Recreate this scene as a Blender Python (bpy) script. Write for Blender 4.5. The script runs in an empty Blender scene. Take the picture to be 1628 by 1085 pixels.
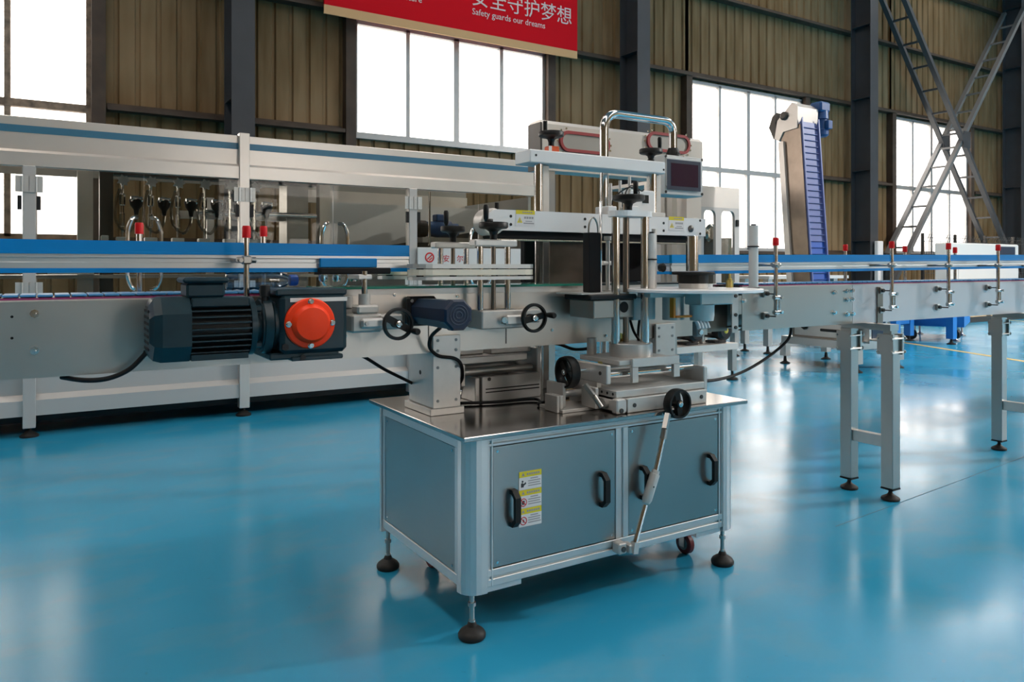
import bpy, bmesh, math, random
from mathutils import Vector, Matrix
random.seed(7)
SC = bpy.context.scene
COL = SC.collection
PI = math.pi
# ------------------------------------------------------------------ camera, sky, exposure
CAM_H, FPX, HORIZON, CX = 1.10, 1196.0, 425.0, 814.0      # picture taken as 1628 x 1085
YAW = math.radians(58.3)                                  # heading measured from +X
cd = bpy.data.cameras.new('camera'); cam = bpy.data.objects.new('camera', cd); COL.objects.link(cam)
cam.location = (0, 0, CAM_H)
cam.rotation_euler = (PI/2, 0, YAW - PI/2)
cd.sensor_width = 36.0; cd.lens = FPX/1628*36; cd.shift_y = -(542.5-HORIZON)/1628
cd.clip_start = 0.05; cd.clip_end = 300
SC.camera = cam
SC.view_settings.view_transform = 'Standard'; SC.view_settings.look = 'None'
SC.view_settings.exposure = 0.62; SC.view_settings.gamma = 1.0
SC.view_settings.use_curve_mapping = False
SC.cycles.max_bounces = 8; SC.cycles.diffuse_bounces = 3; SC.cycles.glossy_bounces = 4
SC.cycles.transparent_max_bounces = 16; SC.cycles.transmission_bounces = 6
SC.cycles.caustics_reflective = False; SC.cycles.caustics_refractive = False
SC.cycles.sample_clamp_indirect = 4.0
W = bpy.data.worlds.new('world'); SC.world = W; W.use_nodes = True
wn = W.node_tree.nodes; wl = W.node_tree.links
SKY = 5.0
bg = wn['Background']; bg.inputs['Strength'].default_value = SKY
tc = wn.new('ShaderNodeTexCoord'); sx = wn.new('ShaderNodeSeparateXYZ'); rp = wn.new('ShaderNodeValToRGB')
wl.new(tc.outputs['Generated'], sx.inputs[0]); wl.new(sx.outputs['Z'], rp.inputs[0]); wl.new(rp.outputs[0], bg.inputs['Color'])
rp.color_ramp.elements[0].position = 0.0; rp.color_ramp.elements[0].color = (.32, .29, .25, 1)
rp.color_ramp.elements[1].position = 0.03; rp.color_ramp.elements[1].color = (1, .925, .865, 1)
LAMP_W = 2600.0            # added high-bay lamp out of view to the right, watts
FILL_LAMP_W = 260.0       # for further added lamps, none placed
def portal(loc, rot, sx_, sy_):
    L = bpy.data.lights.new('window_portal', 'AREA'); L.shape = 'RECTANGLE'; L.size = sx_; L.size_y = sy_
    L.cycles.is_portal = True
    o = bpy.data.objects.new('window_portal', L); o.location = loc; o.rotation_euler = rot; COL.objects.link(o)

# ------------------------------------------------------------------ pixel -> point of a given real plane
CA, SA = math.cos(YAW), math.sin(YAW)
def _ray(x):
    r = (x-CX)/FPX
    return CA+r*SA, SA-r*CA
def atY(x, y, Y):
    a, b = _ray(x); d = Y/b
    return Vector((a*d, Y, CAM_H-(y-HORIZON)/FPX*d))
def atX(x, y, X):
    a, b = _ray(x); d = X/a
    return Vector((X, b*d, CAM_H-(y-HORIZON)/FPX*d))
def atZ(x, y, Z):
    a, b = _ray(x); d = FPX*(CAM_H-Z)/(y-HORIZON)
    return Vector((a*d, b*d, Z))

# ------------------------------------------------------------------ materials
MATS = {}
def mat(name, col, rough=.5, metal=0., noise=0., nscale=20., stretch=(1, 1, 1), bump=0., coat=0., rvar=0., col2=None, spec=.5):
    if name in MATS: return MATS[name]
    m = bpy.data.materials.new(name); m.use_nodes = True; MATS[name] = m
    n = m.node_tree.nodes; l = m.node_tree.links; b = n['Principled BSDF']
    b.inputs['Base Color'].default_value = (*col, 1); b.inputs['Roughness'].default_value = rough
    b.inputs['Metallic'].default_value = metal; b.inputs['Specular IOR Level'].default_value = spec
    if coat: b.inputs['Coat Weight'].default_value = coat; b.inputs['Coat Roughness'].default_value = .08
    if noise or bump or rvar:
        t = n.new('ShaderNodeTexCoord'); mp = n.new('ShaderNodeMapping'); mp.inputs['Scale'].default_value = stretch
        g = n.new('ShaderNodeNewGeometry')
        l.new(g.outputs['Position'], mp.inputs[0])
        nz = n.new('ShaderNodeTexNoise'); nz.inputs['Scale'].default_value = nscale; nz.inputs['Detail'].default_value = 5
        l.new(mp.outputs[0], nz.inputs[0])
        if noise:
            mx = n.new('ShaderNodeMix'); mx.data_type = 'RGBA'
            c2 = col2 or tuple(max(0, c*(1-noise)) for c in col)
            c1 = col if col2 else tuple(min(1, c*(1+noise)) for c in col)
            mx.inputs['A'].default_value = (*c1, 1); mx.inputs['B'].default_value = (*c2, 1)
            mr = n.new('ShaderNodeMapRange'); mr.inputs[1].default_value = .3; mr.inputs[2].default_value = .7
            l.new(nz.outputs[0], mr.inputs[0]); l.new(mr.outputs[0], mx.inputs['Factor']); l.new(mx.outputs['Result'], b.inputs['Base Color'])
        if rvar:
            mr2 = n.new('ShaderNodeMapRange'); mr2.inputs[1].default_value = .3; mr2.inputs[2].default_value = .7
            mr2.inputs[3].default_value = max(.02, rough-rvar); mr2.inputs[4].default_value = rough+rvar
            l.new(nz.outputs[0], mr2.inputs[0]); l.new(mr2.outputs[0], b.inputs['Roughness'])
        if bump:
            bp = n.new('ShaderNodeBump'); bp.inputs['Strength'].default_value = bump; bp.inputs['Distance'].default_value = .01
            l.new(nz.outputs[0], bp.inputs['Height']); l.new(bp.outputs[0], b.inputs['Normal'])
    return m
STEEL = mat('brushed_steel', (.48, .465, .44), .30, 1., .02, 3)
STEELH = mat('brushed_steel_plate', (.56, .525, .485), .36, 1., .12, 2.2)
DOORSTEEL = mat('door_steel', (.40, .40, .39), .28, 1., .03, 4)
TABLE = mat('table_steel', (.47, .45, .44), .15, 1., .03, 5)
CHROME = mat('chrome', (.78, .77, .76), .13, 1.)
ALU = mat('aluminium_profile', (.66, .67, .67), .36, .75)
SATIN = mat('satin_aluminium', (.62, .605, .58), .42, .6, .03, 30)
CAST = mat('cast_grey_aluminium', (.50, .48, .45), .5, .55, .05, 40)
WHITE = mat('white_paint', (.80, .80, .80), .38)
CREAM = mat('cream_belt', (.80, .70, .56), .6)
FRAMEW = mat('pale_grey_paint', (.56, .54, .52), .30, .25)
FASCIA = mat('stainless_fascia', (.70, .655, .61), .32, .6, .03, 3)
BLACK = mat('black_plastic', (.006, .006, .006), .42, spec=.3)
BLACKM = mat('black_metal', (.010, .010, .011), .45, spec=.35)
RUBBER = mat('black_rubber', (.012, .011, .010), .55, spec=.35)
FOAM = mat('black_foam', (.006, .006, .007), .95)
TEAL = mat('dark_teal_paint', (.009, .027, .036), .32, 0, .15, 25, spec=.4)
NAVY = mat('navy_paint', (.006, .018, .045), .36, spec=.35)
BLUEM = mat('blue_motor_paint', (.01, .07, .22), .35)
REDCAP = mat('red_enamel', (.95, .045, .003), .42, spec=.3)
REDP = mat('red_plastic', (.66, .007, .012), .4, spec=.3)
BLUE = mat('blue_guide_plastic', (.001, .215, .55), .38, spec=.25)
BELT = mat('blue_belt', (.05, .25, .50), .4)
WEAR = mat('magenta_wear_strip', (.28, .03, .12), .5)
BEIGE = mat('beige_strip', (.62, .52, .44), .45)
COLG = mat('column_grey_paint', (.040, .043, .050), .5, 0, .1, 3)
GIRT = mat('brown_steel_girt', (.055, .034, .022), .65, 0, .35, 3)
BRACE = mat('brace_grey_paint', (.06, .06, .065), .5, 0, .15, 1.5)
WINF = mat('window_frame_aluminium', (.42, .42, .42), .4, .4)
WINR = mat('rusty_window_frame', (.25, .18, .13), .7, 0, .5, 9)
STRIPE = mat('blue_grey_stripe', (.045, .17, .26), .35)
ORANGE = mat('orange_plastic', (.80, .22, .01), .45)
ORED = mat('orange_red_plastic', (.75, .10, .02), .4)
BRASS = mat('brass', (.62, .48, .16), .3, 1.)
CABLE = mat('black_cable', (.006, .006, .007), .5, spec=.2)
YEL = mat('yellow_label', (.72, .58, .01), .5)
PAPER = mat('white_label', (.74, .72, .72), .5)
INK = mat('dark_print', (.03, .03, .035), .6)
GREYINK = mat('grey_print', (.33, .32, .33), .6)
REDINK = mat('red_print', (.60, .02, .02), .5)
BANRED = mat('banner_red', (.62, .004, .012), .75, spec=.12)
BANTAN = mat('banner_tan', (.66, .40, .20), .7, spec=.2)
BANTXT = mat('banner_text', (.72, .60, .58), .5)
SCREEN = mat('dark_screen', (.035, .010, .025), .25, spec=.25)
SCRBEZ = mat('screen_bezel', (.035, .045, .07), .4, spec=.3)
CARTB = mat('blue_cabinet_paint', (.012, .16, .48), .4)
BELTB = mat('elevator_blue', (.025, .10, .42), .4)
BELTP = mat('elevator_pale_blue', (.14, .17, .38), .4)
SILI = mat('red_silicone', (.35, .03, .03), .5)
DARKP = mat('dark_grey_plate', (.08, .075, .07), .35, .6)
BROWNSTEEL = mat('brown_steel', (.27, .22, .18), .3, 1., .10, 8)  # brown metal, tone varied by noise
DARKBROWN = mat('dark_brown_steel', (.10, .080, .066), .4, .7, .25, 9)  # darker brown metal, stronger noise variation
INNER = mat('inner_steel', (.40, .39, .37), .35, .8)
YLINE = mat('yellow_floor_paint', (.62, .45, .16), .4)
WOODP = mat('pallet_wood', (.45, .30, .17), .7, 0, .3, 8)
WHEELRED = mat('red_caster_tyre', (.16, .012, .015), .4)
GREYP = mat('grey_plastic', (.25, .27, .28), .45)
FILM = mat('film_covered_steel', (.60, .59, .60), .36, .55)
JOINT = mat('floor_joint', (.02, .13, .19), .4)
CEIL = mat('ceiling_sheet', (.26, .26, .26), .6)
MACHW = mat('white_enamel', (.66, .65, .63), .4)
YELHUB = mat('yellow_hub', (.6, .45, .05), .5)
def glassy(name, tint=(1, 1, 1), gloss=.12, rough=.03, fog=0., fogcol=(.8, .8, .8), trans=False):
    m = bpy.data.materials.new(name); m.use_nodes = True; MATS[name] = m
    n = m.node_tree.nodes; l = m.node_tree.links; n.remove(n['Principled BSDF']); out = n['Material Output']
    t = n.new('ShaderNodeBsdfTransparent'); t.inputs[0].default_value = (*tint, 1)
    g = n.new('ShaderNodeBsdfGlossy'); g.inputs['Roughness'].default_value = rough
    lw = n.new('ShaderNodeLayerWeight'); lw.inputs[0].default_value = .25
    mr = n.new('ShaderNodeMapRange'); mr.inputs[3].default_value = gloss*.5; mr.inputs[4].default_value = min(1, gloss*4)
    l.new(lw.outputs['Fresnel'], mr.inputs[0])
    mx = n.new('ShaderNodeMixShader'); l.new(mr.outputs[0], mx.inputs[0]); l.new(t.outputs[0], mx.inputs[1]); l.new(g.outputs[0], mx.inputs[2])
    last = mx
    if fog:
        d = n.new('ShaderNodeBsdfTranslucent' if trans else 'ShaderNodeBsdfDiffuse'); d.inputs[0].default_value = (*fogcol, 1)
        m2 = n.new('ShaderNodeMixShader'); m2.inputs[0].default_value = fog
        l.new(mx.outputs[0], m2.inputs[1]); l.new(d.outputs[0], m2.inputs[2]); last = m2
        return m, last, m2, n, l, out
    l.new(last.outputs[0], out.inputs[0])
    return m
ACRYL = glassy('clear_acrylic_door', (.78, .78, .75), .025, .02)
GREENG = mat('green_edge_glass', (.03, .26, .19), .10)
BOTTLE = glassy('clear_bottle_plastic', (.80, .88, .96), .30, .04)
HOSE = glassy('clear_hose', (.62, .61, .57), .12, .08)
def win_mat(name, stain):
    m, last, m2, n, l, out = glassy(name, (.97, .97, .97), .04, .05, .25, (.9, .88, .84), True)
    g = n.new('ShaderNodeNewGeometry'); nz = n.new('ShaderNodeTexNoise'); nz.inputs['Scale'].default_value = 1.6; nz.inputs['Detail'].default_value = 6
    l.new(g.outputs['Position'], nz.inputs[0])
    mr = n.new('ShaderNodeMapRange'); mr.inputs[1].default_value = .45; mr.inputs[2].default_value = .75; mr.inputs[3].default_value = stain*.4; mr.inputs[4].default_value = stain
    l.new(nz.outputs[0], mr.inputs[0]); l.new(mr.outputs[0], m2.inputs[0]); l.new(m2.outputs[0], out.inputs[0])
    return m
PANE = win_mat('frosted_window_pane', .45)

# floor: worn blue epoxy with faint scuffs
def floor_material():
    m = bpy.data.materials.new('blue_epoxy_floor'); m.use_nodes = True
    n = m.node_tree.nodes; l = m.node_tree.links; b = n['Principled BSDF']
    g = n.new('ShaderNodeNewGeometry')
    def noise(scale, detail=4, stretch=(1, 1, 1)):
        mp = n.new('ShaderNodeMapping'); mp.inputs['Scale'].default_value = stretch; l.new(g.outputs['Position'], mp.inputs[0])
        z = n.new('ShaderNodeTexNoise'); z.inputs['Scale'].default_value = scale; z.inputs['Detail'].default_value = detail
        l.new(mp.outputs[0], z.inputs[0]); return z.outputs[0]
    def mix(fac, a, b_):
        x = n.new('ShaderNodeMix'); x.data_type = 'RGBA'; l.new(fac, x.inputs['Factor'])
        for k, v in (('A', a), ('B', b_)):
            if isinstance(v, tuple): x.inputs[k].default_value = (*v, 1)
            else: l.new(v, x.inputs[k])
        return x.outputs['Result']
    def rng(s, a, b_, c=0., d=1.):
        r = n.new('ShaderNodeMapRange'); r.inputs[1].default_value = a; r.inputs[2].default_value = b_; r.inputs[3].default_value = c; r.inputs[4].default_value = d
        l.new(s, r.inputs[0]); return r.outputs[0]
    base = mix(rng(noise(.55, 4), .35, .68), (.013, .275, .470), (.036, .310, .520))
    base = mix(rng(noise(3.0, 7, (1, 1.6, 1)), .50, .78, 0, .45), base, (.12, .30, .37))
    base = mix(rng(noise(5.5, 2), .76, .80, 0, .5), base, (.20, .21, .14))
    base = mix(rng(noise(38, 3), .70, .78, 0, .35), base, (.03, .12, .17))
    l.new(base, b.inputs['Base Color'])
    l.new(rng(noise(1.1, 6), .3, .7, .13, .27), b.inputs['Roughness'])
    b.inputs['Specular IOR Level'].default_value = .6
    bp = n.new('ShaderNodeBump'); bp.inputs['Strength'].default_value = .04; bp.inputs['Distance'].default_value = .02
    l.new(noise(2.2, 3), bp.inputs['Height']); l.new(bp.outputs[0], b.inputs['Normal'])
    return m
FLOOR = floor_material()
def cladding_material():
    m = bpy.data.materials.new('weathered_cladding'); m.use_nodes = True
    n = m.node_tree.nodes; l = m.node_tree.links; b = n['Principled BSDF']
    g = n.new('ShaderNodeNewGeometry'); mp = n.new('ShaderNodeMapping'); mp.inputs['Scale'].default_value = (5, 5, .6); l.new(g.outputs['Position'], mp.inputs[0])
    z = n.new('ShaderNodeTexNoise'); z.inputs['Scale'].default_value = 1.2; z.inputs['Detail'].default_value = 6; l.new(mp.outputs[0], z.inputs[0])
    r = n.new('ShaderNodeValToRGB'); l.new(z.outputs[0], r.inputs[0])
    r.color_ramp.elements[0].position = .3; r.color_ramp.elements[0].color = (.150, .092, .040, 1)
    r.color_ramp.elements[1].position = .7; r.color_ramp.elements[1].color = (.245, .165, .088, 1)
    z2 = n.new('ShaderNodeTexNoise'); z2.inputs['Scale'].default_value = .35; z2.inputs['Detail'].default_value = 3; l.new(g.outputs['Position'], z2.inputs[0])
    mr = n.new('ShaderNodeMapRange'); mr.inputs[1].default_value = .5; mr.inputs[2].default_value = .72; l.new(z2.outputs[0], mr.inputs[0])
    mx = n.new('ShaderNodeMix'); mx.data_type = 'RGBA'; l.new(mr.outputs[0], mx.inputs['Factor']); l.new(r.outputs[0], mx.inputs['A']); mx.inputs['B'].default_value = (.30, .21, .12, 1)
    l.new(mx.outputs['Result'], b.inputs['Base Color']); b.inputs['Roughness'].default_value = .75; b.inputs['Specular IOR Level'].default_value = .15
    return m
CLAD = cladding_material()

# ------------------------------------------------------------------ mesh helpers
class MB:
    def __init__(s): s.bm = bmesh.new()
    def box(s, x0, y0, z0, x1, y1, z1, bev=0., rz=0., piv=None, seg=1):
        if x0 > x1: x0, x1 = x1, x0
        if y0 > y1: y0, y1 = y1, y0
        if z0 > z1: z0, z1 = z1, z0
        v = [s.bm.verts.new(p) for p in ((x0,y0,z0),(x1,y0,z0),(x1,y1,z0),(x0,y1,z0),(x0,y0,z1),(x1,y0,z1),(x1,y1,z1),(x0,y1,z1))]
        f = [s.bm.faces.new([v[i] for i in q]) for q in ((3,2,1,0),(4,5,6,7),(0,1,5,4),(1,2,6,5),(2,3,7,6),(3,0,4,7))]
        vs = v
        if bev:
            ed = list({e for q in f for e in q.edges})
            r = bmesh.ops.bevel(s.bm, geom=ed, offset=min(bev, .45*min(x1-x0, y1-y0, z1-z0)), segments=seg, affect='EDGES', profile=.5)
            vs = list({w for q in r['faces'] for w in q.verts} | {w for w in v if w.is_valid})
        if rz:
            bmesh.ops.rotate(s.bm, verts=vs, cent=piv or ((x0+x1)/2, (y0+y1)/2, 0), matrix=Matrix.Rotation(rz, 3, 'Z'))
        return s
    def bar(s, p0, p1, w, h, up=(0, 0, 1)):
        p0, p1 = Vector(p0), Vector(p1); d = (p1-p0).normalized(); u = Vector(up)
        a = d.cross(u).normalized(); b = a.cross(d).normalized()
        v = []
        for p in (p0, p1):
            for i, j in ((-1,-1),(1,-1),(1,1),(-1,1)): v.append(s.bm.verts.new(p+a*i*w/2+b*j*h/2))
        for q in ((3,2,1,0),(4,5,6,7),(0,1,5,4),(1,2,6,5),(2,3,7,6),(3,0,4,7)): s.bm.faces.new([v[i] for i in q])
        return s
    def cyl(s, p0, p1, r, n=16, r1=None, cap=True):
        return s.lathe(p0, p1, [(0, r), (1, r if r1 is None else r1)], n, cap, rel=True)
    def lathe(s, p0, p1, prof, n=20, cap=True, rel=False, closed=False, rot=0.):
        p0, p1 = Vector(p0), Vector(p1); d = (p1-p0); L = d.length; d.normalize()
        a = d.orthogonal().normalized() if abs(d.z) < .99 else Vector((1, 0, 0))
        if abs(d.z) < .9: a = Vector((0, 0, 1)); a = (a-d*a.dot(d)).normalized()
        b = d.cross(a)
        rings = []
        for t, r in prof:
            c = p0+d*(t*L if rel else t)
            rings.append([s.bm.verts.new(c+(a*math.cos(2*PI*(k+rot)/n)+b*math.sin(2*PI*(k+rot)/n))*max(r, 1e-5)) for k in range(n)])
        pairs = list(zip(rings, rings[1:]))
        if closed: pairs.append((rings[-1], rings[0]))
        for A, B in pairs:
            for k in range(n):
                f = s.bm.faces.new((A[k], A[(k+1) % n], B[(k+1) % n], B[k])); f.smooth = n > 8
        if cap and not closed:
            s.bm.faces.new(rings[0][::-1]); s.bm.faces.new(rings[-1])
        return s
    def tube(s, pts, r, n=8, cap=True):
        pts = [Vector(p) for p in pts]; rings = []; prev = None
        for i, p in enumerate(pts):
            d = ((pts[min(i+1, len(pts)-1)]-pts[max(i-1, 0)])).normalized()
            if prev is None: a = d.orthogonal().normalized()
            else: a = (prev-d*prev.dot(d)).normalized()
            prev = a; b = d.cross(a)
            rings.append([s.bm.verts.new(p+(a*math.cos(2*PI*k/n)+b*math.sin(2*PI*k/n))*r) for k in range(n)])
        for A, B in zip(rings, rings[1:]):
            for k in range(n):
                f = s.bm.faces.new((A[k], A[(k+1) % n], B[(k+1) % n], B[k])); f.smooth = True
        if cap: s.bm.faces.new(rings[0][::-1]); s.bm.faces.new(rings[-1])
        return s
    def prism(s, poly, fn0, fn1):
        """closed outline swept between two placements (fn maps 2D point to 3D)"""
        A = [s.bm.verts.new(fn0(p)) for p in poly]; B = [s.bm.verts.new(fn1(p)) for p in poly]
        n = len(poly)
        for k in range(n): s.bm.faces.new((A[k], A[(k+1) % n], B[(k+1) % n], B[k]))
        s.bm.faces.new(A[::-1]); s.bm.faces.new(B)
        return s
    def px(s, poly, x0, x1, dz=0.):   # outline in (y,z) swept along x
        return s.prism(poly, lambda p: (x0, p[0], p[1]), lambda p: (x1, p[0], p[1]+dz))
    def py(s, poly, y0, y1):          # outline in (x,z)
        return s.prism(poly, lambda p: (p[0], y0, p[1]), lambda p: (p[0], y1, p[1]))
    def pz(s, poly, z0, z1):          # outline in (x,y)
        return s.prism(poly, lambda p: (p[0], p[1], z0), lambda p: (p[0], p[1], z1))
    def ring(s, c, axis, R, w, t, n=28):
        """flat-rimmed ring: R outer radius, w radial width, t thickness along axis"""
        c = Vector(c); ax = Vector(axis).normalized()
        return s.lathe(c-ax*t/2, c+ax*t/2, [(0, R-w*.2), (t*.3, R), (t*.7, R), (t, R-w*.2), (t, R-w*.8), (t*.7, R-w), (t*.3, R-w), (0, R-w*.8)], n, closed=True)
    def text(s, body, size, fn, ext=.001, squeeze=1.):
        cu = bpy.data.curves.new('lettering', 'FONT'); cu.body = body; cu.size = size; cu.extrude = ext; cu.resolution_u = 2; cu.align_x = 'LEFT'
        o = bpy.data.objects.new('lettering', cu); COL.objects.link(o)
        bpy.context.view_layer.update()
        me = bpy.data.meshes.new_from_object(o.evaluated_get(bpy.context.evaluated_depsgraph_get()))
        bpy.data.objects.remove(o)
        vs = [s.bm.verts.new(fn(v.co.x*squeeze, v.co.y, v.co.z)) for v in me.vertices]
        for p in me.polygons:
            try: s.bm.faces.new([vs[i] for i in p.vertices])
            except ValueError: pass
        bpy.data.meshes.remove(me)
        return s
def arc(pts, r, n=6):
    """polyline with rounded inner corners"""
    pts = [Vector(p) for p in pts]; out = [pts[0]]
    for a, b, c in zip(pts, pts[1:], pts[2:]):
        u = (a-b).normalized(); v = (c-b).normalized(); k = min(r, (a-b).length*.49, (c-b).length*.49)
        p, q = b+u*k, b+v*k
        for i in range(n+1):
            t = i/n; out.append((p*(1-t)**2)+(b*2*t*(1-t))+(q*t*t))
    out.append(pts[-1]); return out
def smooth_path(pts, k=8):
    pts = [Vector(p) for p in pts]; out = []
    for i in range(len(pts)-1):
        p0 = pts[max(i-1, 0)]; p1 = pts[i]; p2 = pts[i+1]; p3 = pts[min(i+2, len(pts)-1)]
        for j in range(k):
            t = j/k
            out.append(.5*((2*p1)+(p2-p0)*t+(2*p0-5*p1+4*p2-p3)*t*t+(3*p1-p0-3*p2+p3)*t**3))
    out.append(pts[-1]); return out
def thing(name, label, cat, loc=(0, 0, 0), group=None):
    o = bpy.data.objects.new(name, None); o.empty_display_size = .05; o.location = loc; COL.objects.link(o)
    o['label'] = label; o['category'] = cat
    if group: o['group'] = group
    return o
def origin(p):
    while p.parent: p = p.parent
    return Vector(p.location)
def part(name, mb, m, parent, label=None, kind=None):
    me = bpy.data.meshes.new(name); bm = mb.bm
    bmesh.ops.recalc_face_normals(bm, faces=bm.faces)
    for e in bm.edges:
        if len(e.link_faces) == 2 and e.calc_face_angle(0) > .62: e.smooth = False
    o0 = origin(parent) if parent is not None else None
    if o0 is not None and o0.length > 0: bmesh.ops.translate(bm, verts=bm.verts, vec=-o0)
    bm.to_mesh(me); bm.free()
    me.materials.append(m)
    o = bpy.data.objects.new(name, me); COL.objects.link(o)
    if parent is not None: o.parent = parent
    if label: o['label'] = label
    if kind: o['kind'] = kind
    return o
def single(name, mb, m, label, cat, group=None, kind=None):
    o = part(name, mb, m, None); o['label'] = label; o['category'] = cat
    if group: o['group'] = group
    if kind: o['kind'] = kind
    return o
def struct(name, mb, m, parent=None):
    o = part(name, mb, m, parent)
    if parent is None: o['kind'] = 'structure'
    return o
def sempty(name):
    o = bpy.data.objects.new(name, None); COL.objects.link(o); o['kind'] = 'structure'; return o
def clone(src, name, dx, parent):
    o = src.copy(); COL.objects.link(o); o.name = name; o.parent = parent; o.location = Vector(src.location)+Vector(dx)
    if 'label' in o: del o['label']
    return o
def bolt(mb, p, axis, r, h=.005, n=6):
    p = Vector(p); return mb.cyl(p, p+Vector(axis)*h, r, n)
def rounded(x0, z0, x1, z1, r, n=5):
    out = []
    for cx, cz, a0 in ((x1-r, z1-r, 0), (x0+r, z1-r, 90), (x0+r, z0+r, 180), (x1-r, z0+r, 270)):
        for i in range(n+1):
            a = math.radians(a0+90*i/n); out.append((cx+r*math.cos(a), cz+r*math.sin(a)))
    return out

# ================================================================== THE HALL
BAY = 7.5; WALL_Y = 11.85; COL_F = 11.1; HALL_H = 9.6
X_LO, X_HI = -14.0, 41.0
WX0, WW = 4.28, 3.70          # left edge of the window of bay 1, window width
WZ0, WZM, WZ1 = 1.50, 3.26, 5.12
C0 = 2.21                     # left edge of the column between bays 0 and 1
struct('floor', MB().box(X_LO, -12.2, -.2, X_HI, 12.2, 0), FLOOR)
# fine joint lines sawn in the floor are cut by the material of trim strips set flush
# ceiling of long sheets; rooflights out of view, added to light each bay
ceil = sempty('ceiling')
roofw = 1.3
edges = []
for k in range(-2, 6):
    edges.append(C0+.16+BAY*k+BAY/2-BAY)
x = X_LO
for k, c in enumerate(edges):
    if c-roofw/2 > x:
        part('ceiling_sheet', MB().box(x, -12, HALL_H, c-roofw/2, 12, HALL_H+.1), CEIL, ceil)
    part('added_rooflight', MB().box(c-roofw/2, -11, HALL_H+.02, c+roofw/2, 11, HALL_H+.04), PANE, ceil)
    part('ceiling_end', MB().box(c-roofw/2, -12, HALL_H, c+roofw/2, -11, HALL_H+.1), CEIL, ceil)
    part('ceiling_end', MB().box(c-roofw/2, 11, HALL_H, c+roofw/2, 12, HALL_H+.1), CEIL, ceil)
    portal((c, 0, HALL_H+.12), (0, 0, 0), roofw, 22)
    x = c+roofw/2
part('ceiling_sheet', MB().box(x, -12, HALL_H, X_HI, 12, HALL_H+.1), CEIL, ceil)
struct('wall_left', MB().box(X_LO-.1, -12, 0, X_LO, 12, HALL_H), CLAD)
struct('wall_right', MB().box(X_HI, -12, 0, X_HI+.1, 12, HALL_H), CLAD)

# back wall: corrugated sheets, steel girts, windows
wall = sempty('wall_back')
PITCH = .27
def rib_y(x):
    t = (x-.05) % PITCH
    if t < .19: return 0.
    if t < .21: return (t-.19)/.02*.035
    if t < .25: return .035
    return (.27-t)/.02*.035
def sheet(xa, xb, za, zb, off=0.):
    xs = [xa]
    k = math.floor((xa-.05)/PITCH)
    while True:
        done = False
        for t in (0, .19, .21, .25):
            v = .05+k*PITCH+t
            if v >= xb-1e-4: done = True; break
            if v > xa+1e-4: xs.append(v)
        if done: break
        k += 1
    xs.append(xb)
    m = MB(); A = [m.bm.verts.new((v, WALL_Y+rib_y(v)+off, za)) for v in xs]; B = [m.bm.verts.new((v, WALL_Y+rib_y(v)+off, zb)) for v in xs]
    for i in range(len(xs)-1): m.bm.faces.new((A[i], A[i+1], B[i+1], B[i]))
    return m
def tile(xa, xb, za, zb):
    x = xa; i = 0
    while x < xb-.02:
        e = min(x+4*PITCH, xb)
        part('cladding_sheet', sheet(x-.03, e+.03, za, zb, .003*(i % 2)), CLAD, wall); x = e; i += 1
for k in range(-1, 5):
    w0 = WX0+BAY*(k-1); w1 = w0+WW; c0 = C0+BAY*(k-1)-.2; c1 = c0+BAY
    if k == -1: c0 = X_LO
    tile(c0, w0, 0, HALL_H); tile(w1, c1 if k < 4 else X_HI, 0, HALL_H); tile(w0-.04, w1+.04, WZ1+.02, HALL_H); tile(w0-.04, w1+.04, 0, (WZM if k == 1 else WZ0)-.02)
for z, h in ((WZ0-.10, .12), (WZM, .12), (WZ1+.08, .14), (7.0, .13), (8.8, .13)):
    for k in range(-1, 5):
        w0 = WX0+BAY*(k-1); w1 = w0+WW; c0 = C0+BAY*(k-1)+.02; c1 = c0+BAY
        segs = [(c0, c1)] if abs(z-WZM) > .2 else [(c0, w0-.22), (w1+.22, c1)]
        for a, b in segs:
            part('girt', MB().px([(WALL_Y-.20, z), (WALL_Y-.002, z), (WALL_Y-.002, z+h), (WALL_Y-.03, z+h), (WALL_Y-.03, z+.03), (WALL_Y-.17, z+.03), (WALL_Y-.17, z+.06), (WALL_Y-.20, z+.06)], a, b), GIRT, wall)
for k in range(0, 5):
    w0 = WX0+BAY*(k-1); w1 = w0+WW
    for xa, xb in ((w0-.20, w0-.03), (w1+.03, w1+.20)):
        part('window_jamb', MB().box(xa, WALL_Y-.18, 0, xb, WALL_Y-.004, WZ1+.08), GIRT, wall)
def window(n, w0, y, fm, s=1, WZ0=WZ0):
    w = sempty('window_%d' % n); w1 = w0+WW; ya, yb = y-.05*s, y+.05*s
    f = MB()
    f.box(w0-.03, ya, WZ0-.03, w1+.03, yb, WZ0+.04).box(w0-.03, ya, WZ1-.04, w1+.03, yb, WZ1+.03)
    f.box(w0-.03, ya, WZ0, w0+.03, yb, WZ1).box(w1-.03, ya, WZ0, w1+.03, yb, WZ1)
    part('window_frame', f, fm, w)
    part('transom', MB().box(w0, ya-.01*s, WZM-.05, w1, yb, WZM+.05), fm, w)
    for i in range(1, 4):
        x = w0+WW*i/4; h = .052 if i == 2 else .036
        part('mullion', MB().box(x-h, ya, WZ0, x+h, yb, WZ1), fm, w)
    for i in range(4):
        xa = w0+WW*i/4+.02; xb = w0+WW*(i+1)/4-.02
        for za, zb in ((WZ0+.03, WZM-.04), (WZM+.04, WZ1-.03)):
            if zb < za: continue
            part('pane', MB().box(xa, y-.004, za, xb, y+.004, zb), PANE, w)
    portal(((w0+w1)/2, y+.12*s, (WZ0+WZ1)/2), (-PI/2*s, 0, 0) if s > 0 else (PI/2, 0, 0), WW, WZ1-WZ0)
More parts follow.
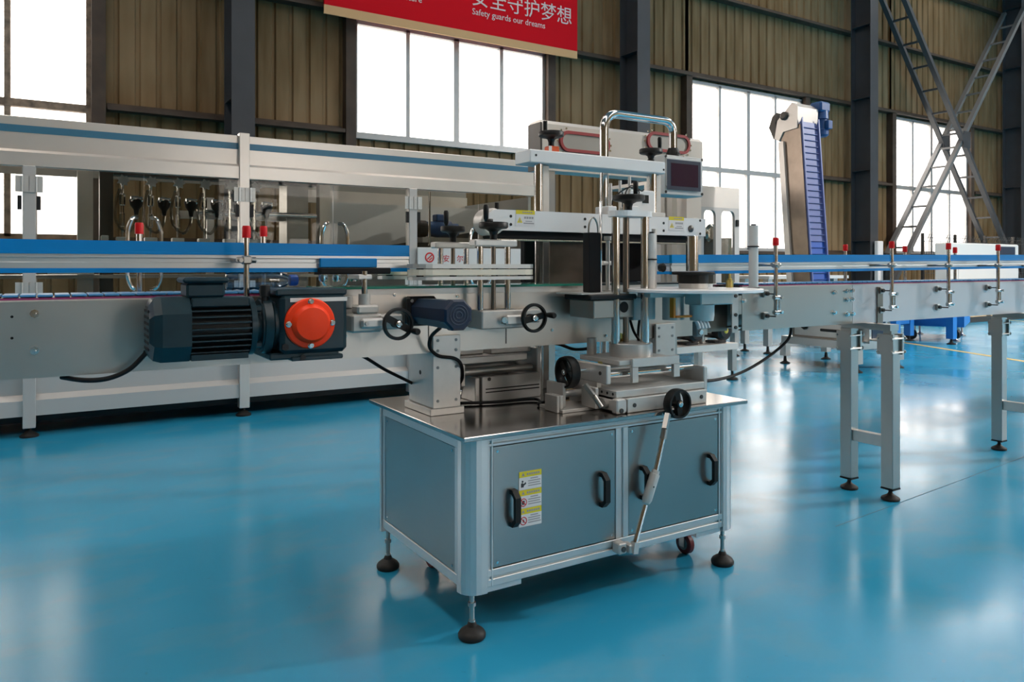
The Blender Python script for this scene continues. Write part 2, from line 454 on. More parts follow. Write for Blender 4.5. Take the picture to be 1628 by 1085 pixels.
for n, k in enumerate(range(0, 5)):
    window(n+1, WX0+BAY*(k-1), WALL_Y-.02, WINR if k == 0 else WINF, 1, WZM if k == 1 else WZ0)
# front wall of the hall (behind the camera) with unseen windows placed to shape the light
fw = sempty('wall_front')
xs = [WX0+BAY*(k-1) for k in (1, 4, 5)]
part('wall_sheet', MB().box(X_LO, -12, 0, X_HI, -11.9, WZ0), CLAD, fw); part('wall_sheet', MB().box(X_LO, -12, WZ1, X_HI, -11.9, HALL_H), CLAD, fw)
x = X_LO
for n, w0 in enumerate(xs):
    part('wall_sheet', MB().box(x, -12, WZ0, w0, -11.9, WZ1), CLAD, fw); x = w0+WW
    window(n+6, w0, -11.95, WINF, -1)
part('wall_sheet', MB().box(x, -12, WZ0, X_HI, -11.9, WZ1), CLAD, fw)
# steel columns along the back wall
for n, k in enumerate(range(-1, 5)):
    x = C0+BAY*(k-0); c = sempty('trim_%d' % (n+1)); yb = 11.63
    part('flange', MB().box(x, COL_F, 0, x+.32, COL_F+.02, HALL_H), COLG, c)
    part('flange', MB().box(x, yb-.02, 0, x+.32, yb, HALL_H), COLG, c)
    part('web', MB().box(x+.15, COL_F+.02, 0, x+.17, yb-.02, HALL_H), COLG, c)
    for z in (.02, 1.75, 3.5, 5.3, 7.1, 8.9):
        part('stiffener', MB().box(x+.01, COL_F+.02, z, x+.15, yb-.02, z+.015), COLG, c)
# lattice cross braces between the third and fourth columns
brace = thing('cross_brace', 'dark grey steel cross brace of two ladder-like lattice diagonals in the far bay', 'brace', (21.3, 11.1, 0))
def lattice(p0, p1, y0, y1, m):
    for y, w in ((y0, .10), (y1, .085)):
        part('chord', MB().bar((p0[0], y, p0[1]), (p1[0], y, p1[1]), w, .12, (0, 1, 0)), m, brace)
    n = 15
    for i in range(1, n):
        f = i/n; x = p0[0]+(p1[0]-p0[0])*f; z = p0[1]+(p1[1]-p0[1])*f
        part('rung', MB().bar((x, y0+.04, z), (x, y1-.04, z), .05, .05), m, brace)
lattice((17.86, 8.62), (24.68, .30), 10.98, 11.52, BRACE)
lattice((17.88, .50), (24.70, 8.80), 11.03, 11.57, mat('brace_light_grey', (.16, .16, .16), .5))
for y in (10.99, 11.54): part('gusset', MB().box(21.15, y-.07, 4.35, 21.50, y-.055, 4.80), BRACE, brace)

# unseen high-bay lamp added under the roof for side light from the right
def added_highbay(x, y, z, watts, label):
    t = thing('added_bay_lamp', label, 'lamp', (x, y, z))
    part('reflector', MB().lathe((x, y, z), (x, y, z+.3), [(0, .26), (.04, .25), (.2, .12), (.3, .08), (.3, .07), (.2, .11), (.04, .24), (0, .25)], 24, closed=True), SATIN, t)
    part('driver_housing', MB().cyl((x, y, z+.3), (x, y, z+.5), .09), BLACKM, t)
    part('hanging_rod', MB().cyl((x, y, z+.5), (x, y, HALL_H), .012, 8), BLACKM, t)
    L = bpy.data.lights.new('lamp_light', 'AREA'); L.shape = 'DISK'; L.size = .46; L.energy = watts; L.color = (1, .97, .93)
    o = bpy.data.objects.new('lamp_light', L); COL.objects.link(o); o.parent = t; o.location = (0, 0, .05)
added_highbay(17.0, -2.6, 7.2, LAMP_W, 'added high-bay lamp, out of view far along the hall to the right')
# ================================================================== BANNER
BY = 11.42
ban = thing('safety_banner', 'long red safety banner with tan lower border hung above the window', 'banner', (3.64, BY, 5.03))
part('banner_sheet', MB().box(3.64, BY, 5.17, 8.50, BY+.03, 6.75), BANRED, ban)
part('lower_border', MB().box(3.64, BY, 5.03, 8.50, BY+.03, 5.17), BANTAN, ban, 'tan lower border')
part('lettering', MB().text('安全守护梦想', .36, lambda x, y, z: (6.22+x, BY-.004+z, 5.66+y), .002), BANTXT, ban, 'pale Chinese lettering')
part('lettering', MB().text('Safety guards our dreams', .155, lambda x, y, z: (6.24+x, BY-.004+z, 5.475+y), .002, .96), BANTXT, ban, 'pale English lettering')
part('lettering', MB().text('future', .155, lambda x, y, z: (4.93+x, BY-.004+z, 5.49+y), .002, .96), BANTXT, ban, 'end of the English lettering on the left')
for x in (3.9, 6.1, 8.3):
    part('hanger', MB().box(x, BY+.03, 5.22, x+.05, WALL_Y-.17, 5.27), GIRT, ban)
# ================================================================== FILLING MACHINE along the back on the left
FY = 5.80
fm_ = thing('filling_machine', 'long pale steel bottle filling machine with clear doors, behind the conveyor', 'machine', (0, FY, 0))
XL, XR, YB = -3.2, 3.82, 7.15
for a, b in ((XL, 1.205), (1.272, XR)):
    p = part('fascia', MB().box(a, FY, 1.842, b, FY+.03, 2.075, .004), FASCIA, fm_)
    part('stripe', MB().box(a, FY-.002, 1.972, b, FY, 2.019), STRIPE, p, 'blue-grey stripe')
    part('lintel', MB().px([(FY-.03, 1.755), (FY+.05, 1.755), (FY+.05, 1.842), (FY, 1.862), (FY-.03, 1.842)], a, b), FASCIA, fm_)
    part('base_panel', MB().box(a, FY+.02, .25, b, FY+.05, .76), FRAMEW, fm_)
    part('sill', MB().px([(FY-.03, .137), (FY+.05, .137), (FY+.05, .27), (FY+.02, .27), (FY-.03, .237)], a, b), FRAMEW, fm_)
    part('door_sill', MB().box(a, FY-.01, .72, b, FY+.05, .78), FRAMEW, fm_)
part('top_cover', MB().box(XL, FY+.031, 2.04, XR, FY+.34, 2.07), FASCIA, fm_)  # half depth only, cut back to let light into the machine
part('rear_fascia', MB().box(XL, YB-.03, 1.84, XR, YB, 2.039), INNER, fm_)
part('rear_rail', MB().box(2.07, YB-.05, 1.72, XR, YB-.0, 1.839), FASCIA, fm_)
part('base_box', MB().box(XL, FY+.06, .16, XR, YB, .80), INNER, fm_)
part('under_machine_shade', MB().box(XL+.05, FY+.12, .07, XR-.05, YB-.05, .1595), BLACKM, fm_)  # black box standing in for the dark shade under the machine
part('end_panel', MB().box(XR-.03, FY+.055, .80, XR, YB-.06, 1.75), FRAMEW, fm_)
for x, z1 in ((-1.45, 1.755), (-.10, 1.755), (1.238, 2.09), (2.59, 1.755)):
    z0 = .06
    part('post', MB().box(x-.036, FY-.045, z0, x+.036, FY+.03, z1, .003), FRAMEW if z1 < 2 else FASCIA, fm_)
    for zc, hh in ((1.635, .052), (.95, .052)):
        h = MB()
        for s in (-1, 1):
            for q in (.02, .058, ):
                h.box(x+s*q-.017, FY-.052, zc-hh, x+s*q+.017, FY-.045, zc+hh)
                bolt(h, (x+s*q, FY-.052, zc-.03), (0, -1, 0), .005, .003); bolt(h, (x+s*q, FY-.052, zc+.03), (0, -1, 0), .005, .003)
            h.cyl((x+s*.039, FY-.055, zc-hh), (x+s*.039, FY-.055, zc+hh), .006, 8)
        part('hinge', h, SATIN, fm_)
    for s in (-1, 1): part('door_catch', MB().box(x+s*.052-.012, FY-.046, 1.47, x+s*.052+.012, FY-.03, 1.56), BLACKM, fm_)
    part('levelling_foot', MB().lathe((x, FY-.005, 0), (x, FY-.005, .14), [(0, .055), (.012, .055), (.03, .03), (.04, .012), (.14, .012)], 14), RUBBER, fm_)
    part('post', MB().box(x-.03, YB-.03, .06, x+.03, YB+.03, 1.72), FRAMEW, fm_)
    part('levelling_foot', MB().lathe((x, YB, 0), (x, YB, .06), [(0, .055), (.012, .055), (.03, .03), (.04, .012), (.06, .012)], 12), RUBBER, fm_)
door_edges = [(-1.41, -.78), (-.77, -.14), (-.06, .565), (.575, 1.20), (1.275, 1.91), (1.92, 2.55), (2.63, 3.22), (3.23, 3.80)]
for i, (a, b) in enumerate(door_edges):
    d = part('clear_door', MB().box(a, FY-.018, .80, b, FY-.010, 1.745), ACRYL, fm_)
    s = 1 if i % 2 == 0 else -1; hx = b-.10 if s > 0 else a+.10
    pts = arc([(hx+s*.06, FY-.018, 1.445), (hx+s*.03, FY-.055, 1.44), (hx, FY-.06, 1.36), (hx, FY-.06, 1.02), (hx+s*.03, FY-.055, .95), (hx+s*.06, FY-.018, .945)], .05)
    part('door_handle', MB().tube(pts, .014, 10), CHROME, d)
# inside: filling head rail with nozzles
IY = 6.35
part('inner_post', MB().box(.185, IY-.05, .80, .285, IY+.05, 2.03), FASCIA, fm_)
part('inner_post', MB().box(.33, IY+.02, .80, .42, IY+.10, 2.03), DARKP, fm_)
part('inner_post', MB().box(1.97, IY-.05, .80, 2.06, IY+.05, 2.03), FASCIA, fm_)
part('inner_column', MB().box(1.72, IY+.05, .80, 1.90, IY+.3, 2.03), INNER, fm_)
part('head_beam', MB().box(.42, IY-.02, 1.79, 1.95, IY+.10, 1.90), DARKP, fm_)
part('head_beam', MB().box(.9, IY+.25, 1.50, 1.90, IY+.33, 1.56), FASCIA, fm_)
part('cross_rod', MB().cyl((.36, IY-.04, 1.285), (1.95, IY-.04, 1.285), .014, 12), CHROME, fm_)
part('cross_rod', MB().cyl((1.0, IY-.02, 1.535), (1.95, IY-.02, 1.535), .020, 12), CHROME, fm_)
part('rod_socket', MB().box(.335, IY-.08, 1.235, .385, IY, 1.335, .006), MACHW, fm_)
for i in range(6):
    x = .475+.19*i
    n = part('filling_nozzle', MB().lathe((x, IY-.06, 1.30), (x, IY-.06, 1.72), [(0, .008), (.10, .010), (.105, .018), (.2, .018), (.205, .012), (.26, .012), (.265, .022), (.34, .024), (.35, .012), (.42, .012)], 10), CHROME, fm_)
    st = [(x+(.045 if k % 2 == 0 else .028)*math.cos(2*PI*k/14), 1.74+(.045 if k % 2 == 0 else .028)*math.sin(2*PI*k/14)) for k in range(14)]
    part('star_knob', MB().py(st, IY-.14, IY-.10), FRAMEW, n)
    v = MB().lathe((x+.09, IY-.10, 1.49), (x+.09, IY-.10, 1.63), [(0, .014), (.04, .02), (.07, .042), (.11, .050), (.13, .035), (.14, .014)], 12)
    part('valve', v, BLACK, n)
    part('union', MB().lathe((x+.05, IY-.12, 1.605), (x+.13, IY-.12, 1.605), [(0, .022), (.03, .026), (.05, .020), (.08, .022)], 10), CHROME, n)
    hp = smooth_path([(x-.02, IY-.08, 1.68), (x-.05, IY-.10, 1.55), (x-.04, IY-.12, 1.42), (x+.03, IY-.12, 1.36), (x+.08, IY-.10, 1.42), (x+.09, IY-.10, 1.49)], 5)
    part('hose', MB().tube(hp, .011, 8), HOSE, n)
    part('clamp_block', MB().box(x-.04, IY-.085, 1.245, x+.045, IY+.01, 1.325, .005), MACHW, n)
    part('stem', MB().cyl((x+.01, IY-.05, 1.10), (x+.01, IY-.05, 1.245), .010, 8), CHROME, n)
part('tray', MB().box(-1.3, IY-.25, 1.02, 3.6, IY+.25, 1.045), INNER, fm_)
part('side_tray', MB().box(.0, IY-.30, 1.05, .28, IY-.1, 1.075), MACHW, fm_)
part('inner_panel', MB().box(2.10, IY+.42, .85, 3.76, IY+.46, 1.70), MACHW, fm_)
part('slanted_guard', MB().py([(2.2, 1.14), (3.7, 1.38), (3.7, 1.46), (2.2, 1.22)], IY+.30, IY+.34), DARKP, fm_)
part('hanging_rod', MB().cyl((2.86, IY, 1.30), (2.86, IY, 1.80), .012, 8), CHROME, fm_)
part('hanging_rod', MB().cyl((3.02, IY, 1.30), (3.02, IY, 1.80), .012, 8), CHROME, fm_)
mo = part('blue_motor', MB().lathe((3.02, IY+.1, 1.46), (3.36, IY+.1, 1.46), [(0, .05), (.02, .07), (.10, .075), (.11, .082), (.26, .082), (.27, .06), (.34, .06)], 14), BLUEM, fm_, 'blue motor')
part('fan_cover', MB().lathe((2.92, IY+.1, 1.46), (3.02, IY+.1, 1.46), [(0, .06), (.02, .08), (.10, .08)], 14), BLACKM, mo)
part('terminal_box', MB().box(3.12, IY+.05, 1.535, 3.24, IY+.15, 1.60, .008), BLUEM, mo)
part('motor_bracket', MB().box(2.95, IY+.0, 1.33, 3.45, IY+.2, 1.378), INNER, fm_)
# name plate with red emblem and characters
NP0 = atY(663, 426, FY-.06); NP1 = atY(838, 393, FY-.06)
npl = part('name_plate', MB().box(NP0.x, FY-.075, 1.105, NP1.x, FY-.056, 1.265, .003), MACHW, fm_, 'white name plate with red emblem')
ec = atY(683, 409.5, FY-.075)
eg = MB().ring((ec.x, FY-.077, ec.z), (0, 1, 0), .043, .012, .003, 24)
eg.bar((ec.x-.022, FY-.077, ec.z-.016), (ec.x+.020, FY-.077, ec.z+.020), .003, .009, (1, 0, -1))
eg.bar((ec.x-.004, FY-.077, ec.z-.024), (ec.x+.022, FY-.077, ec.z-.002), .003, .008, (1, 0, -1))
part('emblem', eg, REDINK, npl, 'red ring emblem')
tx = MB()
for ch, px_ in (('安', 704), ('尔', 726)):
    q = atY(px_, 416, FY-.077); tx.text(ch, .066, lambda x, y, z: (q.x+x, FY-.077+z, q.z+y), .0005)
part('lettering', tx, REDINK, npl, 'red Chinese characters')

# ================================================================== BASE CABINET
cab = thing('machine_cabinet', 'grey steel base cabinet with two doors and aluminium frame on levelling feet', 'cabinet', (1.62, 2.29, 0))
X0, X1, Y0, Y1 = 1.035, 2.170, 1.930, 2.640
ZB, ZT = .150, .592
part('tabletop', MB().box(1.020, 1.915, .593, 2.212, 2.668, .607, .002), TABLE, cab, 'polished steel tabletop')
def corner(cx, cy, sx_, sy_, w=.058):
    pts = [(cx, cy+sy_*w), (cx+sx_*w*1.25, cy+sy_*w), (cx+sx_*w*1.25, cy)]
    for i in range(6):
        a = i/5*PI/2; pts.append((cx+sx_*w*(1-math.sin(a))*.9, cy+sy_*w*(1-math.cos(a))*.9))
    out = []
    for p in pts:
        if not out or (Vector(p)-Vector(out[-1])).length > 1e-4: out.append(p)
    return MB().pz(out, ZB-.015, ZT)
for cx, cy, sx_, sy_ in ((X0, Y0, 1, 1), (X1, Y0, -1, 1), (X0, Y1, 1, -1), (X1, Y1, -1, -1)):
    part('corner_post', corner(cx, cy, sx_, sy_), ALU, cab)
def grooved(mb, horizontal, a0, a1, b0, b1, face, depth, outdir):
    """T-slot profile bar: face plane with a groove along its middle; used on the front (Y) faces"""
    m = (b0+b1)/2; g = .004
    if horizontal:
        for u, v in ((b0, m-g), (m+g, b1)): mb.box(a0, face, u, a1, face+depth, v, .0015)
        mb.box(a0, face+.006, m-g, a1, face+depth, m+g)
    else:
        for u, v in ((b0, m-g), (m+g, b1)): mb.box(u, face, a0, v, face+depth, a1, .0015)
        mb.box(m-g, face+.006, a0, m+g, face+depth, a1)
    return mb
part('front_rail', grooved(MB(), True, X0+.074, X1-.074, .566, ZT, Y0+.004, .04, -1), ALU, cab)
part('front_rail', grooved(MB(), True, X0+.074, X1-.074, ZB, .200, Y0+.004, .04, -1), ALU, cab)
part('rear_rail', MB().box(X0+.074, Y1-.044, .552, X1-.074, Y1-.004, ZT), ALU, cab)
part('rear_rail', MB().box(X0+.074, Y1-.044, ZB, X1-.074, Y1-.004, .195), ALU, cab)
part('centre_stile', grooved(MB(), False, .200, .566, 1.598, 1.652, Y0+.004, .04, -1), ALU, cab)
part('front_stile', grooved(MB(), False, ZB, ZT, 1.108, 1.128, Y0+.003, .03, -1), ALU, cab)
part('front_stile', grooved(MB(), False, ZB, ZT, 2.078, 2.1, Y0+.003, .03, -1), ALU, cab)
for x, s in ((X0, 1), (X1, -1)):
    for za, zb in ((.560, ZT), (ZB, .182)):
        part('side_rail', MB().box(x+s*.004, Y0+.059, za, x+s*.044, Y1-.059, zb, .002), ALU, cab)
    for y in (Y0+.06, Y1-.08):
        part('side_stile', MB().box(x+s*.005, y, .182, x+s*.030, y+.022, .560, .001), ALU, cab)
    p = part('side_panel', MB().box(x+s*.007, Y0+.083, .184, x+s*.012, Y1-.081, .558), DOORSTEEL, cab)
    b = MB()
    for yy in (Y0+.10, Y1-.10):
        for zz in (.197, .545): bolt(b, (x+s*.007, yy, zz), (-s, 0, 0), .0045, .002, 8)
    part('screws', b, CHROME, p, None, 'stuff')
part('rear_panel', MB().box(X0+.075, Y1-.016, .196, X1-.075, Y1-.010, .551), DOORSTEEL, cab)
part('bottom_plate', MB().box(X0+.03, Y0+.05, ZB+.004, X1-.03, Y1-.05, ZB+.008), DARKP, cab)
for x in (X0+.075, X1-.2):
    part('gusset', MB().box(x, Y0+.008, ZB-.016, x+.12, Y0+.035, ZB-.001), ALU, cab)
def door(xa, xb, hs):
    d = part('cabinet_door', MB().box(xa, Y0+.006, .203, xb, Y0+.011, .563, .001), DOORSTEEL, cab)
    b = MB()
    for x in (xa+.014, xb-.014):
        for z in (.217, .549): bolt(b, (x, Y0+.006, z), (0, -1, 0), .0045, .002, 8)
    part('screws', b, CHROME, d, None, 'stuff')
    for hx, hz in hs:
        yf = Y0+.0055; h = MB(); r = .0095
        pr = [(yf, hz-.056), (yf-.016, hz-.056), (yf-.036, hz-.036), (yf-.036, hz+.036), (yf-.016, hz+.056), (yf, hz+.056),
              (yf, hz+.042), (yf-.012, hz+.042), (yf-.023, hz+.031), (yf-.023, hz-.031), (yf-.012, hz-.042), (yf, hz-.042)]
        A = [h.bm.verts.new((hx-r, *p)) for p in pr]; B = [h.bm.verts.new((hx+r, *p)) for p in pr]
        for k in range(12): h.bm.faces.new((A[k], A[(k+1) % 12], B[(k+1) % 12], B[k]))
        for V in (A, B):
            for i in range(5): h.bm.faces.new((V[i], V[i+1], V[10-i], V[11-i]))
        part('door_handle', h, BLACK, d, 'black pull handle')
    return d
d1 = door(1.130, 1.596, [(1.196, .373), (1.538, .376)])
d2 = door(1.654, 2.076, [(1.712, .372), (2.030, .372)])
# three warning stickers
def sticker(parent, x0, z0, w, h, picto, y):
    s = part('warning_label', MB().box(x0, y-.0012, z0, x0+w, y, z0+h), PAPER, parent, 'white warning sticker with yellow header')
    yt = y-.0014
    m = MB().box(x0, yt, z0+h*.68, x0+w, y-.0011, z0+h)
    part('header', m, YEL, s, 'yellow header')
    k = MB(); cx, cz = x0+w*.18, z0+h*.84; q = h*.10
    k.py([(cx-q, cz-q*.8), (cx+q, cz-q*.8), (cx, cz+q)], yt-.0003, yt)
    for i in range(6): k.box(x0+w*(.34+.1*i), yt-.0003, cz-q*.6, x0+w*(.34+.1*i+.07), yt, cz+q*.6)
    for i, (a, b) in enumerate(((.50, .84), (.40, .95), (.40, .93), (.40, .97))):
        zz = z0+h*(.58-.13*i); k.box(x0+w*a, yt-.0003, zz-h*.028, x0+w*b, yt, zz+h*.028)
    part('fine_print', k, GREYINK, s, 'illegible fine print', 'stuff')
    px_, pz_ = x0+w*.19, z0+h*.32; r = h*.20; g = MB(); mm = INK
    if picto == 'read':
        g.lathe((px_-r*.3, yt-.0004, pz_+r*.7), (px_-r*.3, yt, pz_+r*.7), [(0, r*.3), (.0004, r*.3)], 10)
        g.py([(px_-r*.8, pz_-r*.9), (px_+r*.1, pz_-r*.9), (px_+r*.1, pz_), (px_-r*.3, pz_+r*.35), (px_-r*.8, pz_+r*.2)], yt-.0004, yt)
        g.py([(px_+r*.1, pz_-r*.5), (px_+r*.9, pz_), (px_+r*.7, pz_+r*.5), (px_, pz_-r*.1)], yt-.0004, yt)
    elif picto == 'triangle':
        g.py([(px_-r, pz_-r*.8), (px_+r, pz_-r*.8), (px_, pz_+r)], yt-.0004, yt); mm = YEL
        part('pictogram', g, mm, s, 'yellow hazard triangle'); g = MB(); mm = INK
        g.py([(px_-r*.3, pz_-r*.6), (px_+r*.3, pz_-r*.6), (px_+r*.12, pz_+r*.4), (px_-r*.12, pz_+r*.4)], yt-.0006, yt-.0004)
    else:
        mm = REDINK
        g.ring((px_, yt-.0003, pz_), (0, 1, 0), r*1.15, r*.25, .0006, 20)
        g.bar((px_-r*.7, yt-.0003, pz_+r*.7), (px_+r*.7, yt-.0003, pz_-r*.7), .0006, r*.22, (1, 0, 1))
        part('pictogram', g, mm, s, 'red prohibition sign'); g = MB(); mm = INK
        if picto == 'hand': g.box(px_-r*.5, yt-.0002, pz_-r*.6, px_+r*.4, yt, pz_+r*.5, .0001)
        else: g.box(px_-r*.2, yt-.0002, pz_-r*.4, px_+r*.2, yt, pz_+r*.4)
    part('pictogram', g, mm, s)
for i, pc in enumerate(('read', 'hand', 'no')):
    sticker(d1, 1.220, .420-.0565*i, .082, .0555, pc, Y0+.0055)
# feet and casters
for x, y in ((1.072, 1.962), (2.128, 1.962), (1.058, 2.575), (2.128, 2.600)):
    f = part('levelling_foot', MB().lathe((x, y, 0), (x, y, .05), [(0, .037), (.005, .041), (.013, .0415), (.022, .036), (.030, .025), (.036, .015), (.044, .013), (.05, .009)], 24), RUBBER, cab, 'black levelling foot')
    part('spindle', MB().lathe((x, y, .044), (x, y, .152), [(0, .010), (.010, .010), (.011, .0075), (.050, .0075), (.051, .012), (.062, .012), (.063, .0075), (.108, .0075)], 12), STEEL, f, 'steel spindle')
for x, y in ((2.085, 2.11), (1.20, 2.50), (1.22, 2.22), (2.085, 2.50)):
    c = part('caster', MB().box(x-.018, y-.03, .095, x+.018, y+.03, .146).box(x-.019, y-.012, .03, x-.016, y+.012, .10).box(x+.016, y-.012, .03, x+.019, y+.012, .10), STEEL, cab)
    part('caster_wheel', MB().lathe((x-.013, y, .04), (x+.013, y, .04), [(0, .036), (.004, .040), (.022, .040), (.026, .036)], 20), WHEELRED, c, 'dark red caster wheel')
    part('wheel_hub', MB().lathe((x-.0145, y, .04), (x+.0145, y, .04), [(0, .020), (.001, .024), (.028, .024), (.029, .020)], 14), GREYP, c)

# ================================================================== SUPPORT COLUMNS on the table
def column(label, xa, xb, ya, yb, ztop):
    t = thing('support_column', label, 'column', (xa, ya, .6072), 'box columns carrying the conveyor')
    part('base_plate', MB().box(xa-.012, ya-.012, .6073, xb+.014, yb+.012, .630, .0015), SATIN, t)
    b = part('column_body', MB().box(xa, ya+.004, .6301, xb, yb, .813, .002), SATIN, t)
    part('cable_hole', MB().lathe((xa-.0006, (ya+yb)/2, .74), (xa+.002, (ya+yb)/2, .74), [(0, .008), (.002, .008)], 10), BLACK, b)
    part('front_plate', MB().box(xa-.001, ya-.009, .6302, xb+.001, ya+.0035, ztop, .0015), SATIN, t)
    bo = MB()
    for x in (xa+.016, xb-.016):
        for z in (ztop-.016, ztop-.050, ztop-.106, .655): bolt(bo, (x, ya-.0088, z), (0, -1, 0), .0052, .002, 10)
    part('plate_screws', bo, GREYP, t, None, 'stuff')
column('pale aluminium box column at left of the tabletop, under the small navy motor', 1.086, 1.186, 2.262, 2.450, .872)
column('pale aluminium box column at right of the tabletop, behind the round flange', 2.068, 2.172, 2.262, 2.450, .872)

# ================================================================== CONVEYORS
def belt_slats(parent, xa, xb, y0, y1, z, pitch=.0381):
    src = None; n = int((xb-xa)/pitch)
    for i in range(n):
        x = xa+pitch*i
        if src is None:
            src = part('belt_slat', MB().box(x, y0, z-.006, x+pitch-.004, y1, z, .0012), BELT, parent)
        else:
            clone(src, 'belt_slat', (pitch*i, 0, 0), parent)
def side_plates(t, xa, xb, yn, yf, zb, zt, m=STEELH, far=True):
    # near plate with returned bottom flange
    part('side_plate', MB().px([(yn, zb), (yn+.045, zb), (yn+.045, zb+.003), (yn+.003, zb+.003), (yn+.003, zt), (yn, zt)], xa, xb), m, t)
    if far:
        part('side_plate', MB().px([(yf, zb), (yf-.045, zb), (yf-.045, zb+.003), (yf-.003, zb+.003), (yf-.003, zt), (yf, zt)], xa, xb), m, t)
def wear(t, xa, xb, yn, yf, zt):
    for s, y in ((1, yn), (-1, yf)):
        part('rail_strip', MB().box(xa, y-s*.001, zt, xb, y+s*.012, zt+.004), BEIGE, t)
        part('wear_strip', MB().box(xa, y, zt+.004, xb, y+s*.016, zt+.009), WEAR, t)
def guide_rail(t, xa, xb, y, z0, z1, slope=0.):
    """blue-capped aluminium side guide between z0 (lower edge) and z1; slope = rise per metre"""
    dz = slope*(xb-xa); h = z1-z0
    za = z0
    g = part('guide_rail', MB().px([(y, za+.012), (y+.012, za+.012), (y+.012, z1-h*.42), (y, z1-h*.42), (y, z1-h*.52), (y+.004, z1-h*.55), (y+.004, z1-h*.66), (y, z1-h*.69)], xa, xb, dz), ALU, t, 'aluminium guide rail')
    part('blue_strip', MB().px([(y-.003, z1-h*.42), (y+.014, z1-h*.42), (y+.014, z1), (y-.001, z1), (y-.001, z1-h*.34), (y-.003, z1-h*.35)], xa, xb, dz), BLUE, g, 'wide blue plastic strip')
    part('blue_strip', MB().px([(y-.003, za), (y+.014, za), (y+.014, za+.0125), (y-.003, za+.0125)], xa, xb, dz), BLUE, g, 'narrow blue plastic strip')
    return g
def guide_post(t, x, y, z0, z1, yrail, zc, yplate, brackets=True, r=.0082):
    p = part('guide_post', MB().cyl((x, y, z0), (x, y, z1), r, 14), CHROME, t)
    part('red_cap', MB().lathe((x, y, z1-.022), (x, y, z1+.012), [(0, r+.004), (.028, r+.004), (.034, r+.002)], 14), REDP, p, 'red plastic end cap')
    s = 1 if yrail > y else -1
    c = MB().cyl((x-.026, y, zc), (x+.026, y, zc), .0085, 12)
    c.box(x-.013, y-.014, zc-.012, x+.013, y+.014, zc+.012, .004); bolt(c, (x-.026, y-s*.012, zc), (0, -s, 0), .007, .006)
    part('clamp', c, STEEL, p)
    part('guide_arm', MB().cyl((x-.020, y-s*.03, zc-.001), (x-.020, yrail, zc-.001), .006, 10), STEEL, p)
    if brackets:
        b = MB()
        for z in (z0+.075, z0+.012):
            b.cyl((x+.022, y, z), (x-.012, y, z), .010, 12); b.cyl((x+.022, y-.018, z), (x+.022, y+.012, z), .007, 10)
            bolt(b, (x+.034, y, z), (1, 0, 0), .006, .004)
        b.cyl((x+.022, y, z0+.012), (x+.022, y, z0+.075), .006, 10)
        part('post_holder', b, CHROME, p)
        for z in (z0+.090, z0-.006):
            part('fixing_lug', MB().box(x-.016, yplate-.012, z-.016, x+.014, yplate-.0003, z+.016, .002), STEEL, t)
            b = bolt(MB(), (x, yplate-.012, z), (0, -1, 0), .009, .010, 8); b.cyl((x, yplate-.003, z), (x, y, z), .003, 8)
            part('fixing_bolt', b, DARKP, t)
def hexes(t, pts, y, r=.011, h=.009):
    for x, z in pts:
        b = MB().lathe((x, y, z), (x, y-h-.006, z), [(0, r*1.35), (.003, r*1.35), (.003, r), (.003+h, r*.96), (.003+h, r*.5), (.005+h, r*.45)], 8)
        part('plate_bolt', b, CHROME, t)
# infeed conveyor, left
YN, YF = 2.270, 2.440
inf = thing('infeed_conveyor', 'steel bottle conveyor running in from the left edge, behind the red-capped motor', 'conveyor', (.2, 2.355, 0))
side_plates(inf, -2.4, .742, YN, YF, .817, 1.012); wear(inf, -2.4, .742, YN, YF, 1.012)
belt_slats(inf, -.86, .72, YN+.006, YF-.006, 1.029)
part('belt', MB().box(-2.4, YN+.006, 1.0235, -.862, YF-.006, 1.029), BELT, inf)
part('belt_bed', MB().box(-2.4, YN+.02, .99, .74, YF-.02, 1.0205), DARKP, inf)
hexes(inf, [(atY(55, 499, YN).x, atY(55, 499, YN).z), (atY(55, 558, YN).x, atY(55, 558, YN).z)], YN, .008)
hl = MB()
for yy in (504, 538): q = atY(19, yy, YN); hl.cyl((q.x, YN-.0006, q.z), (q.x, YN+.001, q.z), .0035, 10)
part('plate_holes', hl, BLACK, inf, None, 'stuff')
guide_rail(inf, -2.4, 1.020, 2.300, 1.085, 1.172)
guide_rail(inf, -2.4, 1.020, 2.405, 1.085, 1.172)
guide_post(inf, .479, 2.205, 1.018, 1.205, 2.300, 1.120, YN, False)
part('post_foot', MB().box(.465, 2.195, 1.006, .495, 2.2695, 1.0178), STEEL, inf)
for x in (.235, .600):
    guide_post(inf, x, 2.515, .95, 1.222, 2.420, 1.118, YF, False)
    part('post_foot', MB().box(x-.012, 2.4403, .94, x+.012, 2.53, .9502), STEEL, inf)
for x in (-.75, -2.1):
    for y in (2.285, 2.425):
        l = part('leg', MB().box(x-.03, y-.03, .06, x+.03, y+.03, .8165, .002), STEEL, inf)
        part('levelling_foot', MB().lathe((x, y, 0), (x, y, .06), [(0, .038), (.010, .04), (.030, .018), (.034, .010), (.06, .010)], 16), RUBBER, l)
